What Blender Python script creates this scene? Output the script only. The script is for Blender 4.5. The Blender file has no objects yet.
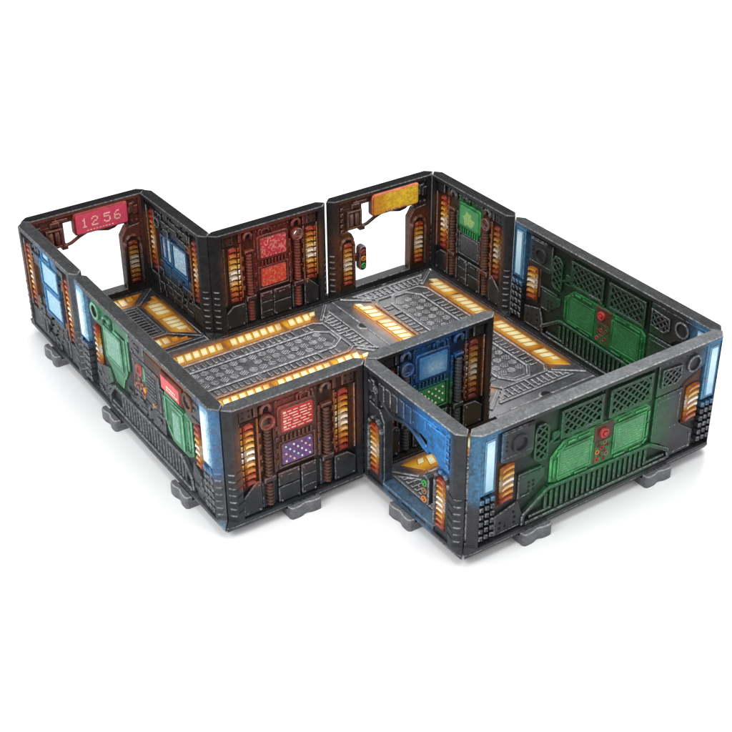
import bpy, math, random
from mathutils import Vector
random.seed(7)
K = 0.075                     # one short wall panel is 7.5 cm wide; all shapes below are in panel widths
SC = bpy.context.scene
C = SC.collection

# ------------------------------------------------------------------ camera, light, exposure
cam = bpy.data.objects.new('camera', bpy.data.cameras.new('camera'))
C.objects.link(cam)
cam.location = (-2.805706 * K, -5.648188 * K, 5.041479 * K)
cam.rotation_euler = (1.013709, 0.006555, -0.597562)
cam.data.sensor_width = 36.0
cam.data.lens = 36.0 * 1328.393 / 732.0
cam.data.clip_start = 0.01
cam.data.clip_end = 50.0
SC.camera = cam

world = bpy.data.worlds.new('World')
SC.world = world
world.use_nodes = True
bg = world.node_tree.nodes['Background']
bg.inputs[0].default_value = (0.97, 0.985, 1.0, 1)
bg.inputs[1].default_value = 0.92


def softbox(name, loc, target, size, power, col=(1, 1, 1)):
    d = bpy.data.lights.new(name, 'AREA')
    d.shape = 'RECTANGLE'
    d.size, d.size_y = size[0] * K, size[1] * K
    d.energy = power * K * K
    d.color = col
    o = bpy.data.objects.new(name, d)
    C.objects.link(o)
    o.location = Vector(loc) * K
    o.rotation_euler = (Vector(target) - Vector(loc)).to_track_quat('-Z', 'Y').to_euler()
    return o


softbox('softbox_back', (6.2, 2.6, 4.6), (2.0, -0.4, 0.6), (2.8, 2.4), 300)
softbox('softbox_left', (-5.2, -1.2, 5.4), (0.5, 1.0, 0.4), (4.0, 3.5), 300)
softbox('softbox_top', (1.0, -1.5, 8.5), (1.5, 0.8, 0.0), (5.0, 5.0), 330)
softbox('softbox_background', (9.0, 17.0, 11.0), (10.0, 21.0, 0.0), (16.0, 10.0), 5200)  # unseen lamp added to whiten the far table

SC.view_settings.view_transform = 'Standard'
SC.view_settings.look = 'None'
SC.view_settings.exposure = 0.0
SC.view_settings.gamma = 1.0

# ------------------------------------------------------------------ materials


def glow_group():
    g = bpy.data.node_groups.new('airbrush_spot', 'ShaderNodeTree')
    I = g.interface
    for n, t in (('P', 'NodeSocketVector'), ('Centre', 'NodeSocketVector'), ('Half', 'NodeSocketVector')):
        I.new_socket(n, in_out='INPUT', socket_type=t)
    I.new_socket('Radius', in_out='INPUT', socket_type='NodeSocketFloat')
    I.new_socket('Strength', in_out='INPUT', socket_type='NodeSocketFloat')
    I.new_socket('Fac', in_out='OUTPUT', socket_type='NodeSocketFloat')
    N, L = g.nodes, g.links
    gi, go = N.new('NodeGroupInput'), N.new('NodeGroupOutput')
    def vm(op):
        n = N.new('ShaderNodeVectorMath'); n.operation = op; return n
    a, b, c, d, e = vm('SUBTRACT'), vm('ABSOLUTE'), vm('SUBTRACT'), vm('MAXIMUM'), vm('LENGTH')
    L.new(gi.outputs[0], a.inputs[0]); L.new(gi.outputs[1], a.inputs[1])
    L.new(a.outputs[0], b.inputs[0])
    L.new(b.outputs[0], c.inputs[0]); L.new(gi.outputs[2], c.inputs[1])
    L.new(c.outputs[0], d.inputs[0])
    L.new(d.outputs[0], e.inputs[0])
    m = N.new('ShaderNodeMapRange'); m.interpolation_type = 'SMOOTHSTEP'
    L.new(e.outputs['Value'], m.inputs[0])
    m.inputs[1].default_value = 0.0
    L.new(gi.outputs[3], m.inputs[2])
    L.new(gi.outputs[4], m.inputs[3])
    m.inputs[4].default_value = 0.0
    L.new(m.outputs[0], go.inputs[0])
    return g


GLOW = glow_group()


def start(name, rough=0.5, spec=0.5, metal=0.0):
    m = bpy.data.materials.new(name)
    m.use_nodes = True
    nt = m.node_tree
    b = nt.nodes['Principled BSDF']
    b.inputs['Roughness'].default_value = rough
    b.inputs['Metallic'].default_value = metal
    b.inputs['Specular IOR Level'].default_value = spec
    tc = nt.nodes.new('ShaderNodeTexCoord')
    mp = nt.nodes.new('ShaderNodeVectorMath'); mp.operation = 'SCALE'
    mp.inputs['Scale'].default_value = 1.0 / K
    nt.links.new(tc.outputs['Object'], mp.inputs[0])
    return m, nt, b, mp.outputs[0]


def noise(nt, P, scale, detail=4.0, rough=0.6):
    n = nt.nodes.new('ShaderNodeTexNoise')
    n.inputs['Scale'].default_value = scale
    n.inputs['Detail'].default_value = detail
    n.inputs['Roughness'].default_value = rough
    nt.links.new(P, n.inputs['Vector'])
    return n.outputs['Fac']


def ramp(nt, fac, stops, interp='LINEAR'):
    r = nt.nodes.new('ShaderNodeValToRGB')
    r.color_ramp.interpolation = interp
    el = r.color_ramp.elements
    while len(el) > 1:
        el.remove(el[-1])
    el[0].position, el[0].color = stops[0][0], (*stops[0][1], 1)
    for p, c in stops[1:]:
        e = el.new(p); e.color = (*c, 1)
    nt.links.new(fac, r.inputs[0])
    return r.outputs[0]


def mix(nt, fac, a, b, mode='MIX'):
    n = nt.nodes.new('ShaderNodeMix'); n.data_type = 'RGBA'; n.blend_type = mode
    for sock, v in ((n.inputs[0], fac), (n.inputs[6], a), (n.inputs[7], b)):
        if isinstance(v, (int, float)):
            sock.default_value = v
        elif isinstance(v, tuple):
            sock.default_value = (*v, 1)
        else:
            nt.links.new(v, sock)
    return n.outputs[2]


def spot(nt, P, s):
    """s = (centre xyz, half xyz, radius, colour, strength)"""
    g = nt.nodes.new('ShaderNodeGroup'); g.node_tree = GLOW
    nt.links.new(P, g.inputs[0])
    g.inputs[1].default_value = s[0]
    g.inputs[2].default_value = s[1]
    g.inputs[3].default_value = s[2]
    g.inputs[4].default_value = s[4]
    return g.outputs[0]


def bump(nt, b, h, strength, dist):
    n = nt.nodes.new('ShaderNodeBump')
    n.inputs['Strength'].default_value = strength
    n.inputs['Distance'].default_value = dist * K
    nt.links.new(h, n.inputs['Height'])
    nt.links.new(n.outputs[0], b.inputs['Normal'])


def sc3(c, k):
    return tuple(min(1.0, x * k) for x in c)


def painted(name, base, spots=(), rough=0.5, spec=0.32, var=0.55, dry=None, lift=1.0, scuff=0.0):
    """Painted plastic: mottled base coat, airbrushed colour spots; dry = drybrush colour rubbed on in patches."""
    m, nt, b, P = start(name, rough, spec)
    n1 = noise(nt, P, 9, 5, 0.65)
    col = ramp(nt, n1, [(0.3, sc3(base, 1 - var)), (0.5, base), (0.72, sc3(base, 1 + var))])
    n2 = noise(nt, P, 60, 3, 0.7)
    if dry is not None:
        f = ramp(nt, n2, [(0.38, (0.1,) * 3), (0.62, (0.95,) * 3)])
        col = mix(nt, f, col, dry)
    if scuff:
        col = mix(nt, ramp(nt, noise(nt, P, 17, 6, 0.8), [(0.57, (0,) * 3), (0.62, (1,) * 3)]), col, sc3(base, 1 + scuff))
        col = mix(nt, ramp(nt, noise(nt, P, 11, 6, 0.85), [(0.36, (1,) * 3), (0.42, (0,) * 3)]), col, sc3(base, 1 - scuff))
    patch = ramp(nt, noise(nt, P, 22, 5, 0.75), [(0.34, (0.3,) * 3), (0.54, (1.0,) * 3)])
    sp_ = ramp(nt, n2, [(0.3, (0.72,) * 3), (0.5, (1.0,) * 3), (0.7, (1.35,) * 3)])
    for s in spots:
        c = sc3(s[3], lift)
        cc = mix(nt, n1, sc3(c, 0.75), sc3(c, 1.25))
        fm = nt.nodes.new('ShaderNodeMath'); fm.operation = 'MULTIPLY'
        nt.links.new(spot(nt, P, s), fm.inputs[0]); nt.links.new(patch, fm.inputs[1])
        col = mix(nt, fm.outputs[0], col, cc)
    col = mix(nt, 1.0, col, sp_, 'MULTIPLY')
    nt.links.new(col, b.inputs['Base Color'])
    r = nt.nodes.new('ShaderNodeMapRange')
    r.inputs[3].default_value = rough - 0.12
    r.inputs[4].default_value = rough + 0.18
    nt.links.new(n2, r.inputs[0])
    nt.links.new(r.outputs[0], b.inputs['Roughness'])
    bump(nt, b, n2, 0.25, 0.004)
    return m


def z_ramp(name, z0, z1, stops, rough=0.45, axis=2, streak=0.25):
    """Paint graded along one axis of the thing."""
    m, nt, b, P = start(name, rough, 0.5)
    sp = nt.nodes.new('ShaderNodeSeparateXYZ')
    nt.links.new(P, sp.inputs[0])
    r = nt.nodes.new('ShaderNodeMapRange')
    r.inputs[1].default_value, r.inputs[2].default_value = z0, z1
    nt.links.new(sp.outputs[axis], r.inputs[0])
    n = noise(nt, P, 28, 3, 0.6)
    a = nt.nodes.new('ShaderNodeMath'); a.operation = 'MULTIPLY_ADD'
    nt.links.new(n, a.inputs[0]); a.inputs[1].default_value = streak
    nt.links.new(r.outputs[0], a.inputs[2])
    s = nt.nodes.new('ShaderNodeMath'); s.operation = 'SUBTRACT'
    nt.links.new(a.outputs[0], s.inputs[0]); s.inputs[1].default_value = streak * 0.5
    col = ramp(nt, s.outputs[0], stops)
    nt.links.new(col, b.inputs['Base Color'])
    return m


def speckled(name, a, c, scale=70, lo=0.45, hi=0.6, rough=0.4, grad=None):
    """Screen paint: colour a stippled with colour c; grad = extra soft spot."""
    m, nt, b, P = start(name, rough, 0.5)
    n = noise(nt, P, scale, 2, 0.7)
    f = ramp(nt, n, [(lo, (0,) * 3), (hi, (1,) * 3)])
    col = mix(nt, f, a, c)
    if grad:
        col = mix(nt, spot(nt, P, grad), col, mix(nt, f, grad[3], sc3(grad[3], 1.5)))
    nt.links.new(col, b.inputs['Base Color'])
    return m


def plain(name, c, rough=0.45, spec=0.5):
    m, nt, b, P = start(name, rough, spec)
    n = noise(nt, P, 30, 3, 0.6)
    nt.links.new(ramp(nt, n, [(0.3, sc3(c, 0.75)), (0.7, sc3(c, 1.2))]), b.inputs['Base Color'])
    return m


DARK = (0.016, 0.0175, 0.021)
DRY = (0.22, 0.225, 0.24)
BLACK = plain('black_recess', (0.006, 0.006, 0.007), 0.6, 0.3)  # near-black that paints in the shade of holes and slots, often on flat discs
LAMP_DARK = plain('brown_lamp_recess', (0.03, 0.011, 0.006), 0.6, 0.3)
RUST = painted('rust_paint', (0.05, 0.019, 0.011), rough=0.5)
RUST_EDGE = painted('rust_drybrush', (0.11, 0.045, 0.027), rough=0.5)
WHITE_DOT = plain('cream_paint', (0.8, 0.78, 0.62))
CREAM_PINK = plain('pale_pink_paint', (0.85, 0.52, 0.42))
RED = plain('red_paint', (0.36, 0.025, 0.018))
DULLRED = plain('dull_red_paint', (0.30, 0.045, 0.04))
ORANGE = plain('orange_paint', (0.62, 0.2, 0.02))
GREEN_DOT = plain('green_paint', (0.04, 0.3, 0.06))
TAN = plain('tan_paint', (0.26, 0.15, 0.07))

HOT = [(0.0, (0.10, 0.012, 0.006)), (0.14, (0.34, 0.03, 0.012)), (0.26, (0.58, 0.16, 0.012)), (0.37, (0.80, 0.44, 0.05)),
       (0.45, (0.95, 0.90, 0.76)), (0.55, (0.95, 0.90, 0.76)), (0.63, (0.85, 0.55, 0.09)), (0.74, (0.66, 0.27, 0.02)), (0.87, (0.46, 0.05, 0.02)), (1.0, (0.22, 0.02, 0.012))]


LAMPE = {}


def hot(name, z0, z1, k=1.0):
    m = z_ramp(name, z0, z1, [(p, sc3(c, k)) for p, c in HOT], streak=0.3)
    LAMPE[m.name] = z_ramp(name + '_edge', z0, z1, [(p, (c[0] * k * 0.5, c[1] * k * 0.3, c[2] * k * 0.18)) for p, c in HOT])
    return m


LAMP = hot('lamp_paint', 0.24, 0.76)
LAMP_DIM = hot('lamp_paint_dim', 0.24, 0.76, 0.55)
LAMP_LOW_DIM = hot('lamp_paint_low_dim', 0.08, 0.54, 0.45)
LAMP_LOW = hot('lamp_paint_low', 0.08, 0.54, 0.85)
LAMP_LONG = hot('lamp_paint_long', 0.26, 0.64, 0.75)
TUBE = z_ramp('blue_tube_paint', 0.40, 0.82, [(0, (0.20, 0.42, 0.58)), (0.4, (0.48, 0.70, 0.80)), (0.8, (0.62, 0.80, 0.86)), (1, (0.36, 0.58, 0.72))], streak=0.4)
TUBE_HOT = z_ramp('white_tube_paint', 0.40, 0.82, [(0, (0.45, 0.70, 0.88)), (0.3, (0.9, 0.95, 0.97)), (0.8, (0.9, 0.95, 0.97)), (1, (0.45, 0.70, 0.9))], streak=0.2)

# ------------------------------------------------------------------ mesh builder


def offset(pts, b):
    n = len(pts)
    out = []
    for i in range(n):
        p0, p1, p2 = Vector(pts[i - 1]), Vector(pts[i]), Vector(pts[(i + 1) % n])
        e1, e2 = (p1 - p0).normalized(), (p2 - p1).normalized()
        n1, n2 = Vector((-e1.y, e1.x)), Vector((-e2.y, e2.x))
        k = 1 + n1.dot(n2)
        v = (n1 + n2) / max(k, 0.3)
        out.append(p1 + v * b)
    return out


class MB:
    """Collects shapes in panel coordinates (s along, z up, d out of the face) and links them as one mesh."""

    def __init__(self, f, flip=False):
        self.f, self.flip = f, flip
        self.v, self.fc, self.mi, self.sm, self.mats = [], [], [], [], []

    def vert(self, s, z, d):
        p = self.f(s, z, d)
        self.v.append((p[0] * K, p[1] * K, p[2] * K))
        return len(self.v) - 1

    def face(self, ids, m, smooth=False):
        if m not in self.mats:
            self.mats.append(m)
        self.fc.append(tuple(reversed(ids)) if self.flip else tuple(ids))
        self.mi.append(self.mats.index(m))
        self.sm.append(smooth)

    def poly(self, pts, d0, d1, m, e=None, b=0.005, back=False):
        """Prism over a counter-clockwise outline with a chamfered front (and back) edge."""
        n = len(pts)
        ins = offset(pts, b) if e else pts
        db = d1 - b if e else d1
        A = [self.vert(p[0], p[1], d0 + (b if back and e else 0)) for p in pts]
        B = [self.vert(p[0], p[1], db) for p in pts]
        for i in range(n):
            j = (i + 1) % n
            self.face((A[i], A[j], B[j], B[i]), m)
        F = B
        if e:
            F = [self.vert(p[0], p[1], d1) for p in ins]
            for i in range(n):
                j = (i + 1) % n
                self.face((B[i], B[j], F[j], F[i]), e)
        self.face(F, m)
        if back:
            G = A
            if e:
                G = [self.vert(p[0], p[1], d0) for p in ins]
                for i in range(n):
                    j = (i + 1) % n
                    self.face((A[j], A[i], G[i], G[j]), e)
            self.face(list(reversed(G)), m)

    def plate(self, s0, s1, z0, z1, d0, d1, m, e=None, b=0.005, back=False, r=0.0):
        if r:
            k = r * 0.3
            pts = [(s0 + r, z0), (s1 - r, z0), (s1 - k, z0 + k), (s1, z0 + r), (s1, z1 - r), (s1 - k, z1 - k), (s1 - r, z1), (s0 + r, z1), (s0 + k, z1 - k), (s0, z1 - r), (s0, z0 + r), (s0 + k, z0 + k)]
        else:
            pts = [(s0, z0), (s1, z0), (s1, z1), (s0, z1)]
        self.poly(pts, d0, d1, m, e, b, back)

    def disc(self, s, z, r, d0, d1, m, e=None, n=12, b=0.003):
        pts = [(s + r * math.cos(2 * math.pi * i / n), z + r * math.sin(2 * math.pi * i / n)) for i in range(n)]
        self.poly(pts, d0, d1, m, e, b)

    def ring(self, s, z, ro, ri, d0, d1, df, m, e, mf, n=20, floor=True):
        rm = ro - (ro - ri) * 0.35
        rings = []
        for r, d in ((ro, d0), (ro, d1 - 0.004), (rm, d1), (ri, d1 - 0.003), (ri * 0.92, df)):
            rings.append([self.vert(s + r * math.cos(2 * math.pi * i / n), z + r * math.sin(2 * math.pi * i / n), d) for i in range(n)])
        for k, mm in enumerate((m, e, e, mf)):
            for i in range(n):
                j = (i + 1) % n
                self.face((rings[k][i], rings[k][j], rings[k + 1][j], rings[k + 1][i]), mm, True)
        if floor:
            self.face(rings[-1], mf)

    def bar(self, p, q, w, d0, d1, m, e=None, b=0.003):
        a, c = Vector(p), Vector(q)
        u = (c - a).normalized()
        nrm = Vector((-u.y, u.x)) * (w / 2)
        self.poly([tuple(a - nrm), tuple(c - nrm), tuple(c + nrm), tuple(a + nrm)], d0, d1, m, e, b)

    def tube(self, path, rad, m, n=8, m2=None):
        """path of (s, z, d); rad one radius or one per point; m2 for every other band"""
        pts = [Vector(p) for p in path]
        if not isinstance(rad, (list, tuple)):
            rad = [rad] * len(pts)
        rings = []
        ref = Vector((0.13, 0.21, 0.97))
        for i, p in enumerate(pts):
            t = (pts[min(i + 1, len(pts) - 1)] - pts[max(i - 1, 0)]).normalized()
            if abs(t.dot(ref)) > 0.95:
                ref = Vector((1, 0, 0))
            u = t.cross(ref).normalized()
            w = t.cross(u)
            rings.append([self.vert(*(p + (u * math.cos(2 * math.pi * k / n) + w * math.sin(2 * math.pi * k / n)) * rad[i])) for k in range(n)])
        for i in range(len(rings) - 1):
            mm = m2 if (m2 and i % 2) else m
            for k in range(n):
                j = (k + 1) % n
                self.face((rings[i][k], rings[i + 1][k], rings[i + 1][j], rings[i][j]), mm, True)
        self.face(rings[0], m)
        self.face(list(reversed(rings[-1])), m)

    def conduit(self, s, z0, z1, r, d, m, m2, step=0.024):
        n = max(2, int(round((z1 - z0) / step)))
        path, rad = [], []
        for i in range(n):
            a = z0 + (z1 - z0) * i / n
            h = (z1 - z0) / n
            path += [(s, a + h * 0.08, d), (s, a + h * 0.3, d), (s, a + h * 0.72, d), (s, a + h * 0.95, d)]
            rad += [r * 0.72, r, r, r * 0.72]
        self.tube(path, rad, m, 8, m2)

    def lattice(self, pts, step, w, d0, d1, m, e):
        """diagonal wire mesh clipped to a convex outline"""
        xs = [p[0] for p in pts]; zs = [p[1] for p in pts]
        for sg in (1, -1):
            k = -4.0
            while k < 6.0:
                o = (0.0, k) if sg == 1 else (0.0, k)
                t0, t1 = -9.0, 9.0
                dx, dz = 1.0, 0.85 * sg
                ok = True
                for i in range(len(pts)):
                    a, c = pts[i], pts[(i + 1) % len(pts)]
                    nx, nz = -(c[1] - a[1]), c[0] - a[0]
                    den = nx * dx + nz * dz
                    num = nx * (o[0] - a[0]) + nz * (o[1] - a[1])
                    if abs(den) < 1e-9:
                        if num < 0:
                            ok = False
                        continue
                    t = -num / den
                    if den > 0:
                        t0 = max(t0, t)
                    else:
                        t1 = min(t1, t)
                if ok and t1 - t0 > 0.008:
                    dd = 0.0015 if sg == 1 else 0.0
                    self.bar((o[0] + t0 * dx, o[1] + t0 * dz), (o[0] + t1 * dx, o[1] + t1 * dz), w, d0, d1 + dd, m, e, 0.002)
                k += step

    def build(self, name, parent=None):
        me = bpy.data.meshes.new(name)
        me.from_pydata(self.v, [], self.fc)
        for m in self.mats:
            me.materials.append(m)
        me.polygons.foreach_set('material_index', self.mi)
        me.polygons.foreach_set('use_smooth', self.sm)
        me.update()
        o = bpy.data.objects.new(name, me)
        C.objects.link(o)
        o.parent = parent
        return o


T2 = 0.0475        # half a wall's thickness
H = 0.857          # wall height
CORE = 0.014       # depth of the recessed field
ZF = 0.042         # floor level
GROUND = -0.05


def thing(name, label, cat, loc=(0, 0, 0), rz=0.0, group=None):
    o = bpy.data.objects.new(name, None)
    o.empty_display_size = 0.01
    C.objects.link(o)
    o.location = Vector(loc) * K
    o.rotation_euler = (0, 0, rz)
    o['label'], o['category'], o['kind'] = label, cat, 'thing'
    if group:
        o['group'] = group
    return o


def deep(d):
    return d if d <= CORE else CORE + (d - CORE) * 1.3


class Wall:
    """One double-sided wall section standing from s = 0 to s = L along its own x axis."""

    def __init__(self, name, label, pos, face, L, ends, spots=(), base=DARK, dry=DRY, group='interlocking wall sections', mirror=False, lift=1.6, rail=0.065, yaw=0.0):
        self.L = L
        self.mirror = mirror
        rz = (0.0 if face == 'y' else -math.pi / 2) + yaw
        self.t = thing(name, label, 'wall section', (pos[0], pos[1], 0), rz, group)
        k = label.split()[0]
        sp = [((self.L - s[0] if mirror else s[0], -0.06, s[1]), (s[2], 0.055, s[3]), s[4], s[5], s[6]) for s in spots]
        self.m = painted('wall_coat', base, sp, lift=1.0)
        self.e = painted('wall_drybrush', base, sp, dry=dry, lift=lift)
        self.u = painted('wall_undercoat', sc3(base, 0.2), [q[:4] + (q[4] * 0.85,) for q in sp], lift=0.6)  # wall coat darkened for the recessed field: shade of the gaps put into the colour
        self.ends = ends
        self.r = painted('rail_coat', (rail * 0.97, rail * 0.98, rail), (), rough=0.42, spec=0.0, var=0.2, scuff=0.22)
        self.re = painted('rail_worn_edge', (rail * 1.3, rail * 1.3, rail * 1.35), (), rough=0.42, spec=0.3, dry=(0.09 + rail * 1.8,) * 3)

    def mb(self):
        L = self.L
        if self.mirror:
            return MB(lambda s, z, d: (L - s, -deep(d), z), True)
        return MB(lambda s, z, d: (s, -deep(d), z))

    def back(self):
        L = self.L
        return MB(lambda s, z, d: (L - s, d, z))

    def raw(self):
        return MB(lambda s, z, d: (s, -d, z))

    def shell(self, core=True, posts=(0.09, 0.09), ridges=True, hole=None):
        """posts, top rail, base strip and recessed field"""
        L, m, e = self.L, self.m, self.e
        b = self.raw()
        g = 0.006
        hexa = [(g, 0.0), (T2 + g, T2), (L - T2 - g, T2), (L - g, 0.0), (L - T2 - g, -T2), (T2 + g, -T2)]   # (s, d)

        def ringz(pl, z):
            return [b.vert(p[0], z, p[1]) for p in pl]

        def loft(A, B, mm):
            n = len(A)
            for i in range(n):
                j = (i + 1) % n
                b.face((A[i], A[j], B[j], B[i]), mm)

        # top rail, chamfered all round
        c = 0.006
        hin = [(p[0] + (c if p[0] < L / 2 else -c), p[1] * (1 - c / T2)) for p in hexa]
        zt = H - 0.03
        A = ringz(hexa, zt); B = ringz(hexa, H - c); D = ringz(hin, H)
        loft(A, B, m); loft(B, D, self.re); b.face(D, self.r); b.face(list(reversed(A)), self.r)
        # base strip with its own corner treatment
        low, bot = [], []
        for i, p in enumerate(hexa):
            left = i in (0, 1, 5)
            en = self.ends[0] if left else self.ends[1]
            sg = 1 if left else -1
            if i in (0, 3):
                k = {'out': 0.034, 'in': -0.034}.get(en, 0.0)
                low.append((p[0] - abs(k) * sg, k)); bot.append((p[0] - abs(k) * 0.72 * sg, k * 0.72)); continue
            front = p[1] > 0
            c_ = en if front else {'in': 'out', 'out': 'in'}.get(en, en)
            s0 = {'in': T2, 'out': T2 * 0.5, 'flat': g, 'point': T2}[c_]
            low.append((s0 if left else L - s0, p[1])); bot.append((s0 if left else L - s0, p[1] * 0.55))
        Z = ringz(bot, 0.0); A = ringz(low, 0.034); B = ringz(low, 0.04); D = ringz(hexa, 0.062)
        loft(Z, A, m); loft(A, B, e); loft(B, D, m); b.face(D, m); b.face(list(reversed(Z)), m)
        # posts
        pl, pr = posts
        for q in ([(g, 0), (T2 + g, T2), (pl, T2), (pl, -T2), (T2 + g, -T2)], [(L - pr, -T2), (L - pr, T2), (L - T2 - g, T2), (L - g, 0), (L - T2 - g, -T2)]):
            A = ringz(q, 0.062); B = ringz(q, zt)
            loft(A, B, m)
        # ridges on the slanted post edges
        if ridges:
            for end in (0, 1):
                for sd in (1, -1):
                    for k in range(7):
                        z = 0.095 + k * 0.05
                        s0, d0 = (g, 0.0), (T2 + g, T2)
                        def P(t, o, zz):
                            s = g + T2 * t - o * 0.7071
                            d = (T2 * t + o * 0.7071) * sd
                            return b.vert(s if end == 0 else L - s, zz, d)
                        h = 0.013
                        q = [P(0.2, 0, z - h), P(0.94, 0, z - h), P(0.94, 0, z + h), P(0.2, 0, z + h), P(0.36, 0.006, z - h * 0.5), P(0.8, 0.006, z - h * 0.5), P(0.8, 0.006, z + h * 0.5), P(0.36, 0.006, z + h * 0.5)]
                        fl = (sd == 1) != (end == 0)
                        for f, mm in (((0, 1, 5, 4), m), ((1, 2, 6, 5), m), ((2, 3, 7, 6), e), ((3, 0, 4, 7), m), ((4, 5, 6, 7), m)):
                            ids = [q[i] for i in f]
                            b.face(ids[::-1] if fl else ids, mm)
                    # pointed teeth lying on the post face
            for k in range(6):
                z = 0.12 + k * 0.058
                for end in (0, 1):
                    q = [(0.0875, z - 0.017), (0.0875, z + 0.017), (0.077, z + 0.014), (0.058, z + 0.003), (0.058, z - 0.003), (0.077, z - 0.014)]
                    q = [(p[0] if end == 0 else L - p[0], p[1]) for p in q]
                    b.poly(q[::-1] if end == 0 else q, T2 - 0.002, T2 + 0.004, m, e, 0.003)
        if core:
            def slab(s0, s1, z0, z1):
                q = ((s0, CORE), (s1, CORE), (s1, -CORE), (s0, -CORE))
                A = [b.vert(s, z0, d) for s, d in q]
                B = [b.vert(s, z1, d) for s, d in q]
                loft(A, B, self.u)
            if hole:
                hs, hz, hr = hole
                if self.mirror:
                    hs = L - hs
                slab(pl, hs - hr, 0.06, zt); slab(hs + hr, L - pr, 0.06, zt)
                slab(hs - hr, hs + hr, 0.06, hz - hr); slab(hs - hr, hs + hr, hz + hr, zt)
                n = 20
                rg = [[b.vert(hs + 0.036 * math.cos(2 * math.pi * i / n), hz + 0.036 * math.sin(2 * math.pi * i / n), d) for i in range(n)] for d in (CORE + 0.01, -CORE - 0.01)]
                ro = [[b.vert(hs + 0.052 * math.cos(2 * math.pi * i / n), hz + 0.052 * math.sin(2 * math.pi * i / n), d) for i in range(n)] for d in (CORE + 0.01, -CORE - 0.01)]
                for i in range(n):
                    j = (i + 1) % n
                    b.face((rg[0][i], rg[0][j], rg[1][j], rg[1][i]), e, True)
                    b.face((ro[1][i], ro[1][j], ro[0][j], ro[0][i]), m, True)
                    b.face((rg[1][i], rg[1][j], ro[1][j], ro[1][i]), m)
            else:
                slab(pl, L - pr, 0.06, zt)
            # plain plating on the far side
            k = self.back()
            rnd = random.Random(len(self.t.name) + int(L * 7))
            s = pl + 0.015
            while s < L - pr - 0.06:
                w = min(rnd.choice((0.12, 0.18, 0.24)), L - pr - 0.012 - s)
                zz = [0.075, rnd.choice((0.26, 0.34)), rnd.choice((0.55, 0.62)), 0.825]
                for z0, z1 in zip(zz, zz[1:]):
                    if hole and L - s > hs - 0.06 and L - s - w < hs + 0.06 and z1 > 0.62:
                        continue
                    k.plate(s, s + w - 0.012, z0, z1 - 0.012, CORE, CORE + rnd.choice((0.008, 0.012, 0.016)), m, e)
                s += w
            self._merge(b, k)
        return b

    @staticmethod
    def _merge(b, k):
        o = len(b.v)
        b.v += k.v
        for f, mi, s in zip(k.fc, k.mi, k.sm):
            m = k.mats[mi]
            if m not in b.mats:
                b.mats.append(m)
            b.fc.append(tuple(i + o for i in f)); b.mi.append(b.mats.index(m)); b.sm.append(s)


def rivets(b, pts, d, m, r=0.007):
    for s, z in pts:
        b.disc(s, z, r, d - 0.002, d + 0.005, m, n=7)


def lamp(w, parent, s0, s1, z0, z1, n, mat, side=None, d=CORE, deep=0.016, lean=0.0, name='light_strip'):
    """stack of arched segments in a dark trough"""
    b = w.mb()
    b.plate(s0 - 0.012, s1 + 0.012, z0 - 0.012, z1 + 0.012, d - 0.004, d + 0.003, LAMP_DARK)
    h = (z1 - z0) / n
    for i in range(n):
        a = z0 + i * h
        t = a + h * 0.77
        k = h * 0.22
        sm = (s0 + s1) / 2
        ln = lean * (s1 - s0)
        b.poly([(s0, a), (s0 + (s1 - s0) * 0.28, a + k + ln * 0.3), (s0 + (s1 - s0) * 0.72, a + k + ln * 0.7), (s1, a + ln), (s1, t + ln), (s0 + (s1 - s0) * 0.72, t + k + ln * 0.7), (s0 + (s1 - s0) * 0.28, t + k + ln * 0.3), (s0, t)],
               d, d + deep, mat, LAMPE.get(mat.name, mat), 0.0075)
    if side:
        a0, a1 = side
        for i in range(n):
            a = z0 + i * h
            b.plate(a0, a1, a, a + h * 0.7, d, d + deep * 0.7, LAMPE.get(mat.name, mat), mat, 0.006)
    return b.build(name, parent)


def frame(b, s0, s1, z0, z1, w, d0, d1, m, e, r=0.02):
    """rectangular rim made of four butted bars"""
    b.poly([(s0, z0), (s1, z0), (s1 - w, z0 + w), (s0 + w, z0 + w)], d0, d1, m, e, 0.004)
    b.poly([(s0 + w, z1 - w), (s1 - w, z1 - w), (s1, z1), (s0, z1)], d0, d1, m, e, 0.004)
    b.poly([(s0, z0), (s0 + w, z0 + w), (s0 + w, z1 - w), (s0, z1)], d0, d1, m, e, 0.004)
    b.poly([(s1 - w, z0 + w), (s1, z0), (s1, z1), (s1 - w, z1 - w)], d0, d1, m, e, 0.004)


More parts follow.
